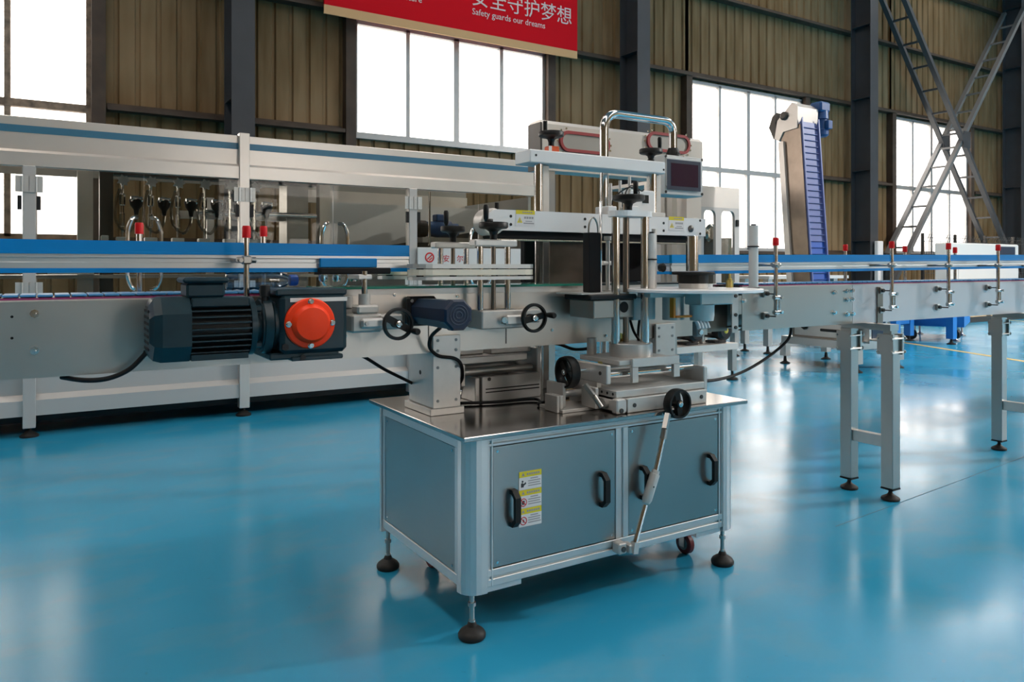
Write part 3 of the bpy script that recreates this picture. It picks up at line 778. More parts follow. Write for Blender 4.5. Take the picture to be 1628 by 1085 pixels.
# labelling section of the conveyor with glass bed
lab = thing('labelling_conveyor', 'middle conveyor section under the labeller, plain steel side and green-edged glass bed', 'conveyor', (1.6, 2.355, .8135))
side_plates(lab, .746, 2.372, YN, YF, .8145, 1.010, STEELH)
part('glass_bed', MB().box(.72, YN-.006, 1.0305, 1.79, YF+.006, 1.038), GREENG, lab, 'glass strip with green edge')
part('bed_rail', MB().box(.746, YN+.002, 1.0102, 2.372, YN+.014, 1.030), SATIN, lab); part('bed_rail', MB().box(.746, YF-.014, 1.0102, 2.372, YF-.002, 1.030), SATIN, lab)
part('bed_plate', MB().box(.746, YN+.015, 1.000, 2.372, YF-.015, 1.026), INNER, lab)
part('bed_plate', MB().box(1.80, YN+.0, 1.0302, 2.372, YF, 1.036), TEAL, lab, 'dark green bed strip')
part('link_panel', MB().box(2.373, YN+.004, .825, 2.497, YN+.007, 1.010), BROWNSTEEL, lab, 'brown inner link panel')
sc_ = []
for px_, py_ in ((627, 469), (727, 471), (905, 468), (877, 525), (963, 534)):
    q = atY(px_, py_, YN); sc_.append((q.x, q.z))
hexes(lab, sc_, YN, .0045, .004)
hexes(lab, [(.79, .945), (.79, .885), (.793, .915)], YN, .0045, .004)
part('seam', MB().box(1.375, YN-.0012, .83, 1.379, YN, .90), DARKP, lab); part('seam', MB().box(1.0745, YN-.0012, .83, 1.078, YN, .93), DARKP, lab)
part('rear_guide_plate', MB().box(1.690, 2.452, 1.03, 1.925, 2.458, 1.222), DARKBROWN, lab, 'dark brown steel backing plate')
part('rear_guide_post', MB().box(1.640, 2.450, .93, 1.654, 2.475, 1.222), DARKP, lab)
part('foam_pad', MB().box(1.935, 2.450, 1.039, 2.235, 2.49, 1.225, .004), FOAM, lab, 'black foam wrap pad')
part('foam_pad', MB().box(1.575, 2.455, 1.039, 1.625, 2.49, 1.225, .004), FOAM, lab)
# outfeed conveyor, right
ON, OF = 2.200, 2.365
out = thing('outfeed_conveyor', 'steel bottle conveyor leaving to the right on square legs, with blue guide rails', 'conveyor', (3.4, 2.28, 0))
ZB2, ZT2 = .830, 1.014
for xa, xb, mm in ((2.505, 3.268, STEEL), (3.270, 8.5, FILM)):
    side_plates(out, xa, xb, ON, OF, ZB2, ZT2, mm)
wear(out, 2.505, 8.5, ON, OF, ZT2)
belt_slats(out, 2.52, 6.4, ON+.006, OF-.006, 1.0305)
part('belt', MB().box(6.4, ON+.006, 1.025, 8.5, OF-.006, 1.0305), BELT, out)
part('belt_bed', MB().box(2.52, ON+.02, .99, 8.5, OF-.02, 1.021), DARKP, out)
g1 = part('joint_strip', MB().box(2.440, ON-.004, .824, 2.478, ON+.001, 1.012, .001), SATIN, out)
b = MB()
for px_, py_ in ((1163, 471), (1164, 501), (1164, 521)):
    q = atY(px_, py_, ON); bolt(b, (2.459, ON-.004, q.z), (0, -1, 0), .0075, .006, 8)
part('strip_bolts', b, DARKP, g1, None, 'stuff')
part('joint_tie', MB().box(2.440, ON+.0012, .90, 2.52, ON+.006, .98), STEEL, out)
hx = []
for px_, py_ in ((1326, 465), (1326, 497), (1346, 463), (1354, 462), (1346, 477), (1354, 476), (1346, 500), (1355, 499), (1182, 478)):
    q = atY(px_, py_, ON); hx.append((q.x, q.z))
hexes(out, hx, ON, .0085)
guide_rail(out, 2.135, 8.5, 2.235, 1.070, 1.150, .0085)
guide_rail(out, 2.135, 8.5, 2.325, 1.070, 1.150, .0085)
for x in (2.645, 3.490, 3.995, 4.500, 5.0):
    guide_post(out, x, 2.140, .895, 1.214, 2.238, 1.110, ON, True, .0088)
for x in (2.22, 3.520, 4.055, 4.570):
    if x > 2.5:
        guide_post(out, x, 2.410, .93, 1.206, 2.340, 1.112, OF, False, .0082)
        part('post_foot', MB().box(x-.012, 2.3652, .92, x+.012, 2.42, .9302), STEEL, out)
q = atY(1399, 485, ON-.004)
part('bracket_strip', MB().box(q.x-.022, ON-.006, .795, q.x+.022, ON-.0003, 1.003), BROWNSTEEL, out, 'dark bracket strip')
part('bracket_tag', MB().bar((q.x+.01, ON-.03, .80), (q.x+.055, ON-.075, .775), .05, .001), PAPER, out, 'white paper tag')
for x, ya, yb in ((3.390, 2.085, 2.300), (4.880, 2.085, 2.315)):
    for y in (ya, yb):
        l = part('leg', MB().box(x-.030, y-.030, .060, x+.030, y+.030, .778 if y == ya else .800, .002), STEEL, out, 'square steel leg')
        cl = MB()
        for z in (.70, .765): cl.cyl((x-.05, y-.036, z), (x+.05, y-.036, z), .005, 8); cl.cyl((x-.05, y+.036, z), (x+.05, y+.036, z), .005, 8); bolt(cl, (x-.05, y-.036, z), (-1, 0, 0), .009, .006); bolt(cl, (x+.05, y-.036, z), (1, 0, 0), .009, .006)
        cl.box(x-.044, y-.040, .688, x-.031, y+.040, .785); cl.box(x+.031, y-.040, .688, x+.044, y+.040, .785)
        part('leg_clamp', cl, STEEL, l)
        part('end_plug', MB().box(x-.031, y-.031, .052, x+.031, y+.031, .0595), BLACK, l)
        part('levelling_foot', MB().lathe((x, y, 0), (x, y, .052), [(0, .040), (.006, .042), (.012, .040), (.024, .020), (.028, .014), (.036, .009), (.052, .009)], 20), RUBBER, l, 'black round foot')
    part('cross_rail', MB().box(x-.018, ya+.030, .245, x+.018, yb-.030, .300, .002), SATIN, out)
    part('leg_saddle', MB().box(x-.035, ya-.02, .8005, x+.035, yb+.02, .8295), STEEL, out)
    part('saddle_block', MB().box(x-.025, ya-.02, .7785, x+.025, ya+.02, .800), STEEL, out)

# water bottle lying on the infeed belt
wb = thing('water_bottle', 'clear plastic water bottle with blue cap lying on the conveyor', 'bottle', (.56, 2.352, 1.030))
r0 = .029; zc = 1.0295+r0+.0008
prof = [(0, .012), (.003, .026)]+[(.008+.0125*i, r0 if i % 2 else r0-.003) for i in range(11)]+[(.150, r0), (.172, .022), (.184, .0145), (.192, .0135)]
part('bottle_body', MB().lathe((.450, 2.352, zc), (.66, 2.352, zc), prof, 24), BOTTLE, wb)
part('bottle_cap', MB().lathe((.640, 2.352, zc), (.664, 2.352, zc), [(0, .0165), (.001, .0175), (.021, .0175), (.024, .0155)], 20), mat('blue_cap', (.03, .12, .50), .4), wb, 'blue screw cap')

# ================================================================== GEAR MOTOR with red cap
gm = thing('gear_motor', 'large dark teal geared motor with round red cover on the conveyor side', 'motor', (.50, 2.13, .855))
MY, MZ = 2.130, .940
R = .083
def octo(r, k=.42): return [(sy*r*a, sz*r*b) for sy, sz, a, b in ((1,1,1,k),(1,1,k,1),(-1,1,k,1),(-1,1,1,k),(-1,-1,1,k),(-1,-1,k,1),(1,-1,k,1),(1,-1,1,k))]
fc = MB()
secs = [(.216, R*.72), (.226, R*.93), (.244, R), (.312, R)]
rings = [[fc.bm.verts.new((x, MY+a, MZ+b)) for a, b in octo(r, .5)] for x, r in secs]
for A, B in zip(rings, rings[1:]):
    for k in range(8): fc.bm.faces.new((A[k], A[(k+1) % 8], B[(k+1) % 8], B[k]))
fc.bm.faces.new(rings[0]); fc.bm.faces.new(rings[-1])
f = part('fan_cover', fc, TEAL, gm)
v = MB()
for i in range(7):
    z = MZ-.048+.016*i
    v.box(.2148, MY-.045, z-.0035, .2168, MY+.045, z+.0035)
part('vent_slots', v, FOAM, f, None, 'stuff')
body = part('motor_body', MB().lathe((.312, MY, MZ), (.462, MY, MZ), [(0, R*.80), (.15, R*.80)], 28), BLACKM, gm)
for s in (1, -1):
    for k in range(-4, 5):
        z = MZ+k*.0155
        w = math.sqrt(max(0, (R*.98)**2-(z-MZ)**2))
        part('cooling_fin', MB().box(.313, MY+s*.03, z-.0018, .460, MY+s*(w), z+.0018), TEAL, body)
part('motor_foot_pad', MB().box(.314, MY-.06, MZ-R*.98, .455, MY+.06, MZ-R*.80), TEAL, body)
part('motor_top_pad', MB().box(.314, MY-.055, MZ+R*.66, .460, MY+.055, MZ+R*.97, .004), TEAL, body)
tb = part('terminal_box', MB().box(.303, MY-.052, MZ+R*.975, .398, MY+.05, MZ+R*.975+.038, .006), TEAL, gm)
part('terminal_lid', MB().box(.294, MY-.060, MZ+R*.975+.0382, .408, MY+.058, MZ+R*.975+.052, .005), TEAL, tb)
fl = MB().lathe((.462, MY, MZ), (.505, MY, MZ), [(0, R*.95), (.014, R*.95), (.015, R*.62), (.030, R*.62), (.031, R*.85), (.043, R*.85)], 28)
for a in (45, 135, 225, 315):
    bolt(fl, (.462, MY-math.cos(math.radians(a))*R*.82, MZ+math.sin(math.radians(a))*R*.82), (1, 0, 0), .009, .028)
part('motor_flange', fl, TEAL, gm)
GX, GZ = .613, .946
gb = MB().box(.535, 2.052, .862, .722, 2.2695, 1.026, .012)
gb.lathe((.498, MY, MZ), (.56, MY, MZ), [(0, R*.93), (.02, R*.98), (.028, R*.8), (.062, R*.75)], 28)
gb.box(.508, 2.062, .848, .70, 2.25, .866, .004); gb.box(.565, 2.055, .843, .71, 2.20, .856, .003)
gb.box(.525, 2.058, 1.022, .722, 2.262, 1.040, .004)
gbo = part('gearbox', gb, TEAL, gm)
part('lifting_eye', MB().lathe((.505, 2.10, 1.0), (.505, 2.10, 1.052), [(0, .010), (.02, .010), (.021, .014), (.05, .014), (.052, .010)], 12), BLACKM, gbo)
part('drain_plug', bolt(bolt(MB(), (.546, 2.0515, .884), (0, -1, 0), .010, .006), (.596, 2.0545, .853), (0, -1, 0), .008, .004), BLACKM, gbo)
part('name_strip', MB().box(.56, 2.0505, 1.005, .72, 2.052, 1.016), SATIN, gbo)
rc = part('round_cover', MB().lathe((GX, 2.0515, GZ), (GX, 2.010, GZ), [(0, .069), (.008, .069), (.012, .066), (.014, .054), (.026, .049), (.032, .044), (.034, .030), (.035, .001)], 40), REDCAP, gm, 'bright red round cover')
for a in (0, 90, 180, 270):
    x = GX+.060*math.cos(math.radians(a)); z = GZ+.060*math.sin(math.radians(a))
    part('cover_bolt', MB().lathe((x, 2.042, z), (x, 2.030, z), [(0, .0085), (.004, .0085), (.0045, .0065), (.011, .006), (.011, .003), (.009, .003)], 12), CHROME, rc)
single('motor_cable', MB().tube(smooth_path([(.226, 2.235, .875), atY(228, 566, 2.235), atY(205, 588, 2.235), atY(172, 602, 2.235), atY(135, 605, 2.24), atY(98, 600, 2.30)]), .0065), CABLE, 'black cable drooping below the fan end of the teal motor', 'cable')

# ================================================================== SMALL NAVY MOTOR
sm = thing('small_motor', 'small navy blue motor with eight-sided fan cover facing the viewer', 'motor', (1.04, 2.25, .955))
SX, SZ = 1.040, .957
def ring8(mb, y, r, k=.414): return [mb.bm.verts.new((SX+a, y, SZ+b)) for a, b in octo(r, k)]
m = MB(); rr = [ring8(m, y, r) for y, r in ((2.235, .041), (2.020, .043), (2.018, .046), (1.990, .046), (1.984, .040))]
for A, B in zip(rr, rr[1:]):
    for k in range(8): m.bm.faces.new((A[k], A[(k+1) % 8], B[(k+1) % 8], B[k]))
m.bm.faces.new(rr[0]); m.bm.faces.new(rr[-1])
bd = part('motor_body', m, NAVY, sm)
g = MB()
for R_ in (.012, .022, .031): g.ring((SX, 1.9835, SZ), (0, 1, 0), R_, .004, .002, 24)
part('fan_grille', g, mat('navy_grille', (.012, .026, .055), .45), bd)
fl = MB().box(SX-.052, 2.236, SZ-.048, SX+.052, 2.269, SZ+.048, .008)
fp = part('mounting_flange', fl, BLACKM, sm)
for s in (-1, 1):
    for u in (-1, 1): part('flange_bolt', bolt(MB(), (SX+s*.040, 2.236, SZ+u*.034), (0, -1, 0), .006, .005), CHROME, fp)
single('small_motor_cable', MB().tube(smooth_path([(1.055, 2.14, .908), atY(686, 535, 2.21), atY(683, 552, 2.235), atY(697, 566, 2.243), atY(722, 570, 2.242), atY(733, 580, 2.24), atY(735, 600, 2.3), (1.235, 2.37, .68), (1.212, 2.42, .655), (1.200, 2.46, .645)]), .006), CABLE, 'black ribbed cable hanging from the small navy motor over the left column', 'cable')

# ================================================================== HANDWHEELS
def handwheel(parent, c, axis, R=.052, t=.020, ang=30, handle=True, hub=.02, up=None):
    """rim, solid web spoke and turning handle; axis points at the user"""
    c = Vector(c); ax = Vector(axis).normalized()
    w = part('handwheel', MB().ring(c, ax, R, R*.21, t, 32), BLACK, parent, 'black handwheel')
    ref = Vector((0, 0, 1)) if abs(ax.z) < .9 else Vector((1, 0, 0))
    u = (ref-ax*ref.dot(ax)).normalized(); v = ax.cross(u)
    d = u*math.cos(math.radians(ang))+v*math.sin(math.radians(ang)); n = ax.cross(d)
    s = MB(); s.bar(c-d*R*.9, c+d*R*.9, R*.42, t*.5, ax)
    s.cyl(c-ax*(t/2+hub), c+ax*t*.45, R*.26, 16)
    part('spoke', s, BLACK, w)
    part('hub_nut', MB().lathe(c+ax*t*.45, c+ax*(t*.45+.006), [(0, .010), (.003, .010), (.0035, .007), (.006, .006)], 10), CHROME, w)
    if handle:
        p = c+d*R*.92
        part('turning_handle', MB().lathe(p+ax*t*.3, p+ax*(t*.3+R*1.05), [(0, .005), (R*.12, .005), (R*.15, .0075), (R*.5, .0095), (R*.95, .0105), (R*1.05, .008)], 14), BLACK, w)
    return w
def vhandwheel(parent, c, R=.055, ang=200, handle=True):
    """horizontal dished handwheel on a vertical spindle"""
    c = Vector(c)
    w = part('handwheel', MB().lathe(c, c+Vector((0, 0, .05)), [(0, .012), (.012, .016), (.020, R*.55), (.022, R*.9), (.026, R), (.040, R), (.043, R*.96), (.043, R*.84), (.030, R*.80), (.030, .016), (.036, .012)], 32), BLACK, parent, 'black handwheel')
    part('neck', MB().cyl(c-Vector((0, 0, .016)), c+Vector((0, 0, .002)), .0125, 14), BLACK, w)
    if handle:
        a = math.radians(ang); p = c+Vector((math.cos(a), math.sin(a), 0))*R*.88
        part('turning_handle', MB().lathe(p+Vector((0, 0, .043)), p+Vector((0, 0, .10)), [(0, .005), (.006, .006), (.010, .0085), (.05, .010), (.057, .007)], 14), BLACK, w)
    return w

# ================================================================== GUIDE ADJUSTER (left casting)
ga = thing('guide_adjuster', 'grey cast guide bracket with black handwheel right of the red cover', 'bracket', (.84, 2.20, .88))
part('casting', MB().box(.757, 2.235, .905, .86, 2.2695, .975, .006).box(.775, 2.165, .902, .872, 2.2345, .958, .006).box(.792, 2.165, .958, .862, 2.22, .985, .006), CAST, ga)
part('boss', MB().cyl((.823, 2.19, .985), (.823, 2.19, 1.018), .018, 18), CAST, ga)
part('boss', MB().cyl((.79, 2.244, .975), (.79, 2.244, 1.010), .014, 16), CAST, ga)
part('guide_rod', MB().cyl((.823, 2.19, 1.018), (.823, 2.19, 1.088), .0095, 14), CHROME, ga)
part('lock_plate', MB().box(.800, 2.150, .915, .872, 2.1645, .945, .006), SATIN, ga)
part('lock_screw', MB().cyl((.815, 2.150, .930), (.815, 2.143, .930), .006, 8), CAST, ga)
part('spindle', MB().cyl((.915, 2.145, .927), (.915, 2.269, .927), .008, 12), CHROME, ga)
part('side_block', MB().box(.873, 2.20, .905, .955, 2.269, .952, .005), CAST, ga)
handwheel(ga, (.908, 2.130, .927), (0, -1, 0), .050, .018, -118)
# black clamp shoe with blue pad on the near guide rail
sh = part('rail_shoe', MB().box(.710, 2.262, 1.078, .940, 2.296, 1.098, .003).box(.700, 2.268, 1.077, .712, 2.296, 1.085), FOAM, ga, 'black clamp shoe')
part('blue_pad', MB().box(.715, 2.280, 1.0985, .900, 2.2965, 1.128, .002), BLUE, sh, 'blue pad')
for x in (.722, .765, .82): part('shoe_clamp', MB().lathe((x, 2.275, 1.055), (x, 2.275, 1.0775), [(0, .010), (.006, .014), (.022, .014)], 12), CHROME, sh)
part('shoe_arm', MB().box(.80, 2.18, 1.062, .845, 2.275, 1.0775, .003), SATIN, sh)

# ================================================================== SIDE GRIP BELTS
def grip(label, yc, near):
    t = thing('grip_belt_unit', label, 'machine unit', (1.27, yc, 1.03), 'pair of side grip belt units')
    s = 1 if near else -1
    ys = 2.205 if near else 2.505          # posts and spindle
    yb0, yb1 = (2.168, 2.284) if near else (2.425, 2.540)
    xa, xb = (.985, 1.452)
    def stad(z0, z1, inset):
        c = (yb0+yb1)/2; r = (yb1-yb0)/2-inset; pts = []
        for k in range(9): a = -PI/2+PI*k/8; pts.append((xb-r-inset+r*math.cos(a), c+r*math.sin(a)))
        for k in range(9): a = PI/2+PI*k/8; pts.append((xa+r+inset+r*math.cos(a), c+r*math.sin(a)))
        return MB().pz(pts, z0, z1)
    part('belt_plate', stad(1.096, 1.110, 0), SATIN, t, 'upper plate'); part('belt_plate', stad(1.058, 1.069, 0), SATIN, t, 'lower plate')
    part('grip_belt', stad(1.0735, 1.0925, .001), CREAM, t, 'cream toothed belt')
    g = MB()
    for x in (xa+.04, xa+.16, xa+.32, xb-.04): g.cyl((x, (yb0+yb1)/2, 1.069), (x, (yb0+yb1)/2, 1.096), .012, 12)
    part('spacers', g, BLACKM, t, None, 'stuff')
    ztop = 1.170
    part('cross_plate', MB().box(1.205, ys-.022, ztop, 1.372, ys+.022, ztop+.023, .004), SATIN, t)
    zb = .956 if near else .98
    for x in (1.236, 1.344): part('guide_post', MB().cyl((x, ys, zb), (x, ys, ztop), .0105, 16), CHROME, t)
    part('lead_screw', MB().cyl((1.288, ys, zb), (1.288, ys, ztop), .008, 14), BROWNSTEEL, t)
    if near:
        blk = part('base_block', MB().box(1.222, 2.166, .893, 1.40, 2.2695, .955, .004).box(1.40, 2.205, .905, 1.48, 2.2695, .952, .004), CAST, t)
        part('lock_plate', MB().box(1.308, 2.150, .905, 1.385, 2.1655, .938, .005), SATIN, t)
        part('lock_screw', MB().lathe((1.296, 2.166, .923), (1.296, 2.145, .923), [(0, .013), (.015, .013), (.021, .010)], 14), CHROME, t)
        part('spindle', MB().cyl((1.405, 2.145, .928), (1.405, 2.204, .928), .008, 12), CHROME, t)
        handwheel(t, (1.402, 2.128, .928), (0, -1, 0), .050, .018, -78)
    else:
        part('base_block', MB().box(1.20, 2.4405, .925, 1.40, 2.54, .9795, .004), CAST, t)
    vhandwheel(t, (1.288, ys, ztop+.023+.016), .050 if near else .046, 205, True)
    return t
grip('near side grip belt unit with cream belt and two black handwheels', 2.25, True)
grip('far side grip belt unit behind the conveyor, partly hidden by the near one', 2.49, False)

# ================================================================== PRESS (WRAP) UNIT
pr = thing('press_unit', 'white overhead press beam with black toothed belt and chrome posts over the conveyor', 'machine unit', (2.05, 2.55, .6075))
XA, XB = 1.330, 2.424
BYF, BYB = 2.330, 2.425
ZA, ZBm = 1.2335, 1.3085
pts = rounded(XA, ZA, XB, ZBm, .003, 2)
r = (ZBm-ZA)/2
front = [(XB, ZA), (XB, ZBm), (XA+.05, ZBm)]
for i in range(1, 7):
    a = PI/2+i/6*PI/2; front.append((XA+.05+.05*math.cos(a), ZA+.025+(ZBm-ZA-.025)*math.sin(a)))
front.append((XA+.022, ZA))
part('front_board', MB().py(front, BYF, BYF+.012), WHITE, pr, 'white front board')
part('rear_board', MB().py(front, BYB-.012, BYB), WHITE, pr)
core = part('core_bar', MB().box(XA+.09, BYF+.0122, ZA+.005, XB-.02, BYB-.0122, ZBm-.012), DARKP, pr)
for x in (XA+.040, XB-.04):
    part('belt_pulley', MB().lathe((x, BYF+.014, ZA+.030), (x, BYB-.014, ZA+.030), [(0, .046), (.004, .050), (.063, .050), (.067, .046)], 28), SATIN, pr)
part('press_belt', MB().box(XA+.03, BYF+.015, ZA-.030, XB-.03, BYB-.015, ZA-.0005, .004), FOAM, pr, 'black press belt')
tee = MB()
for i in range(130):
    x = XA+.04+i*.0078
    tee.box(x, BYF+.016, ZA-.0345, x+.004, BYB-.016, ZA-.0302)
part('belt_teeth', tee, CREAM, pr, 'pale belt teeth', 'stuff')
bo = MB()
for px_, ys in ((812, (344, 357)), (930, (348.5, 361)), (997, (352, 364)), (1055, (355, 367)), (1113, (351, 372))):
    for y in ys:
        q = atY(px_, y, BYF); bolt(bo, (q.x, BYF, q.z), (0, -1, 0), .0055, .0015, 10)
part('board_screws', bo, BLACKM, pr, None, 'stuff')
q = atY(1098, 364, BYF); part('adjusting_knob', MB().lathe((q.x, BYF, q.z), (q.x, BYF-.006, q.z), [(0, .015), (.003, .015), (.004, .011), (.006, .004)], 18), DARKP, pr)
q = atY(776, 351, BYF); part('tension_screw', MB().cyl((q.x-.01, BYF-.006, q.z), (q.x+.014, BYF-.006, q.z), .006, 10), BLACK, pr)
q = atY(790, 328, 2.38); part('crank_grip', MB().cyl((q.x, 2.38, ZBm), (q.x, 2.38, ZBm+.028), .0085, 12), BLACK, pr)
def beam_label(x, z, w, h):
    s = part('warning_label', MB().box(x, BYF-.0012, z, x+w, BYF-.0002, z+h), PAPER, pr, 'white warning sticker with yellow header')
    yt = BYF-.0014
    part('header', MB().box(x, yt, z+h*.74, x+w, BYF-.0011, z+h), YEL, s, 'yellow header')
    g = MB(); cx, cz, q = x+w*.2, z+h*.36, h*.2
    part('pictogram', g.py([(cx-q, cz-q*.8), (cx+q, cz-q*.8), (cx, cz+q)], yt-.0003, yt), YEL, s, 'yellow hazard triangle')
    k = MB()
    k.py([(cx-q*.25, cz-q*.5), (cx+q*.25, cz-q*.5), (cx+q*.1, cz+q*.45), (cx-q*.1, cz+q*.45)], yt-.0006, yt-.0003)
    for i in range(5): k.box(x+w*(.34+.11*i), yt-.0003, z+h*.83, x+w*(.34+.11*i+.08), yt, z+h*.91)
    for i in range(4): k.box(x+w*(.43+.13*i), yt-.0003, z+h*.46, x+w*(.43+.13*i+.1), yt, z+h*.60)
    k.box(x+w*.5, yt-.0003, z+h*.28, x+w*.85, yt, z+h*.33); k.box(x+w*.4, yt-.0003, z+h*.14, x+w*.95, yt, z+h*.21)
    part('fine_print', k, GREYINK, s, 'illegible fine print', 'stuff')
a = atY(820, 360, BYF); b = atY(850, 337, BYF); beam_label(a.x, a.z+.002, b.x-a.x, .058)
a = atY(1063, 366, BYF); b = atY(1087, 346, BYF); beam_label(a.x, a.z-.001, b.x-a.x, .058)
# posts and white cross head
PYc = 2.555
for x in (1.683, 2.292):
    m = MB().cyl((x, PYc-.035, .6075), (x, PYc-.035, 1.514), .0185, 20)
    part('chrome_post', m, CHROME, pr)
    part('post_profile', MB().box(x+.021, PYc-.03, .6075, x+.056, PYc+.03, 1.514, .003), SATIN, pr)
part('cross_head', MB().box(1.622, PYc-.065, 1.515, 2.343, PYc+.05, 1.568, .004), WHITE, pr, 'white cross head')
part('head_bolts', bolt(bolt(MB(), (1.650, PYc-.065, 1.545), (0, -1, 0), .005, .001, 10), (2.330, PYc-.065, 1.533), (0, -1, 0), .005, .001, 10), BLACKM, pr, None, 'stuff')
part('carriage', MB().box(1.66, BYB+.001, 1.25, 1.75, PYc-.056, 1.30, .003), SATIN, pr); part('carriage', MB().box(2.26, BYB+.001, 1.25, 2.36, PYc-.056, 1.30, .003), SATIN, pr)
part('top_deck', MB().box(1.92, 2.34, 1.3087, 2.20, 2.42, 1.327, .002), SATIN, pr)
part('deck_block', MB().box(1.89, 2.335, 1.309, 1.935, 2.42, 1.343, .003), WHITE, pr); part('deck_block', MB().box(2.01, 2.335, 1.3275, 2.05, 2.40, 1.348, .003), WHITE, pr)
for x, h in ((1.955, .115), (2.005, .13), (2.055, .15)): part('deck_rod', MB().cyl((x, 2.40, 1.327), (x, 2.40, 1.327+h), .0065, 12), SATIN, pr)
part('switch_box', MB().box(2.10, 2.45, 1.309, 2.24, 2.50, 1.43, .004), WHITE, pr)
part('switch_slot', MB().box(2.17, 2.4485, 1.375, 2.205, 2.4499, 1.41), BLACK, pr)
q = atY(872, 228, PYc); 
cb = part('counter', MB().box(q.x-.022, PYc-.04, 1.5685, q.x+.028, PYc+.0, 1.594, .004), ORED, pr, 'orange-red position counter')
part('counter_window', MB().box(q.x-.026, PYc-.042, 1.569, q.x-.012, PYc-.0402, 1.592), PAPER, cb)
vhandwheel(pr, (q.x, PYc-.02, 1.6105), .052, 150, False)
part('bevel_pin', MB().cyl((q.x-.03, PYc-.02, 1.64), (q.x-.03, PYc-.02, 1.695), .009, 12), BLACK, pr)
q = atY(1030, 250, PYc); vhandwheel(pr, (q.x, PYc-.02, 1.5845), .052, -10, True)
part('wheel_collar', MB().cyl((q.x, PYc-.02, 1.5685), (q.x, PYc-.02, 1.58), .016, 12), BLACKM, pr)

# swing arm with operator screen
sa = thing('operator_panel', 'small grey touch screen panel on a bent chrome tube behind the white cross head', 'control panel', (2.14, 2.66, .6075))
TY = 2.655
xl = atY(960.5, 300, TY).x; xr = atY(1070, 200, TY).x
zt = atY(1000, 184.5, TY).z
tp = arc([(xl, TY, .6077), (xl, TY, zt), (xr, TY, zt), (xr, TY, 1.664)], .085, 10)
part('bent_tube', MB().tube(tp, .020, 20), CHROME, sa, 'bent chrome tube')
part('tube_clamp', MB().lathe((xr, TY, 1.606), (xr, TY, 1.668), [(0, .042), (.02, .040), (.055, .026), (.062, .024)], 16), BLACK, sa)
part('clamp_bolt', MB().box(xr-.008, TY-.036, 1.63, xr+.008, TY-.028, 1.645), BLACKM, sa)
p0 = atY(1056, 309, 2.585); p1 = atY(1117, 254, 2.585)
hb = part('panel_housing', MB().box(p0.x, 2.585, p0.z, p1.x+.003, 2.70, p1.z+.006, .003), MACHW, sa, 'pale panel housing')
part('housing_foot', MB().box(xr-.045, TY-.04, p1.z+.0062, xr+.045, TY+.04, 1.6055), MACHW, sa)
bz = part('screen_frame', MB().box(p0.x+.008, 2.578, p0.z+.038, p1.x-.012, 2.5849, p1.z-.004, .003), MACHW, sa)
s0 = atY(1060.5, 299, 2.577); s1 = atY(1114, 258, 2.577)
part('screen_bezel', MB().box(s0.x, 2.5762, s0.z-.006, s1.x, 2.5779, s1.z), SCRBEZ, bz)
s0 = atY(1067, 294, 2.576); s1 = atY(1110, 262.5, 2.576)
part('screen', MB().box(s0.x, 2.5755, s0.z-.004, s1.x, 2.5761, s1.z-.002), SCREEN, bz, 'dark reddish screen')
bo = MB()
for x in (p0.x+.01, p1.x-.004):
    for z in (p0.z+.012, p1.z-.002): bolt(bo, (x, 2.585, z), (0, -1, 0), .007, .002, 10)
part('housing_screws', bo, BLACKM, sa, None, 'stuff')
# flexible wires over the press deck
single('sensor_wire', MB().tube(smooth_path([(1.93, 2.36, 1.3505), (1.945, 2.365, 1.38), (2.02, 2.37, 1.425), (2.08, 2.37, 1.415), (2.05, 2.36, 1.375), (2.00, 2.36, 1.395), (2.04, 2.37, 1.435), (2.12, 2.40, 1.42), (2.16, 2.43, 1.4315)]), .0028, 6), CABLE, 'thin black wire looped above the white press beam', 'wire')

# ================================================================== CROSS SLIDES
cs = thing('cross_slide', 'front two-way aluminium slide table with two black handwheels on the tabletop', 'slide table', (1.85, 2.10, .6075))
T0 = .6075
# lower slide
part('base_rail', MB().box(1.690, 1.950, T0, 2.062, 1.975, .656, .002), SATIN, cs)
part('base_rail', MB().box(1.690, 2.215, T0, 2.062, 2.240, .650, .002), SATIN, cs)
part('end_block', MB().box(1.655, 1.952, .612, 1.688, 2.235, .650, .002), SATIN, cs)
bo = MB()
for x in (1.72, 2.035): bolt(bo, (x, 1.950, .632), (0, -1, 0), .0075, .002, 12)
part('rail_screws', bo, DARKP, cs, None, 'stuff')
for y in (2.02, 2.17): part('slide_rod', MB().cyl((1.640, y, .634), (2.055, y, .634), .015, 16), SATIN, cs)
part('lower_plate', MB().box(1.655, 1.968, .6575, 2.070, 2.232, .682, .002), SATIN, cs)
hl = MB()
for i in range(3): y = 1.985+.03*i; hl.cyl((1.6545, y, .670), (1.656, y, .670), .005, 10)
part('tapped_holes', hl, BLACK, cs, None, 'stuff')
part('right_cheek', MB().box(2.071, 1.972, .640, 2.090, 2.235, .735, .003), SATIN, cs)
part('left_cheek', MB().box(1.645, 2.005, .7, 1.664, 2.235, .765, .003).box(1.645, 2.06, .6825, 1.664, 2.235, .7), SATIN, cs)
part('cheek_screw', bolt(MB(), (1.645, 2.04, .735), (-1, 0, 0), .007, .003), DARKP, cs)
for y in (2.040, 2.185): part('cross_rod', MB().cyl((1.664, y, .728), (2.071, y, .728), .016, 18), CHROME, cs)
part('upper_plate', MB().box(1.700, 2.005, .7605, 1.965, 2.232, .777, .002), SATIN, cs)
part('yoke', MB().box(1.747, 1.990, .752, 1.968, 2.0045, .783, .002).box(1.747, 1.990, .700, 1.772, 2.0045, .752).box(1.940, 1.990, .706, 1.968, 2.0045, .752), SATIN, cs, 'square yoke')
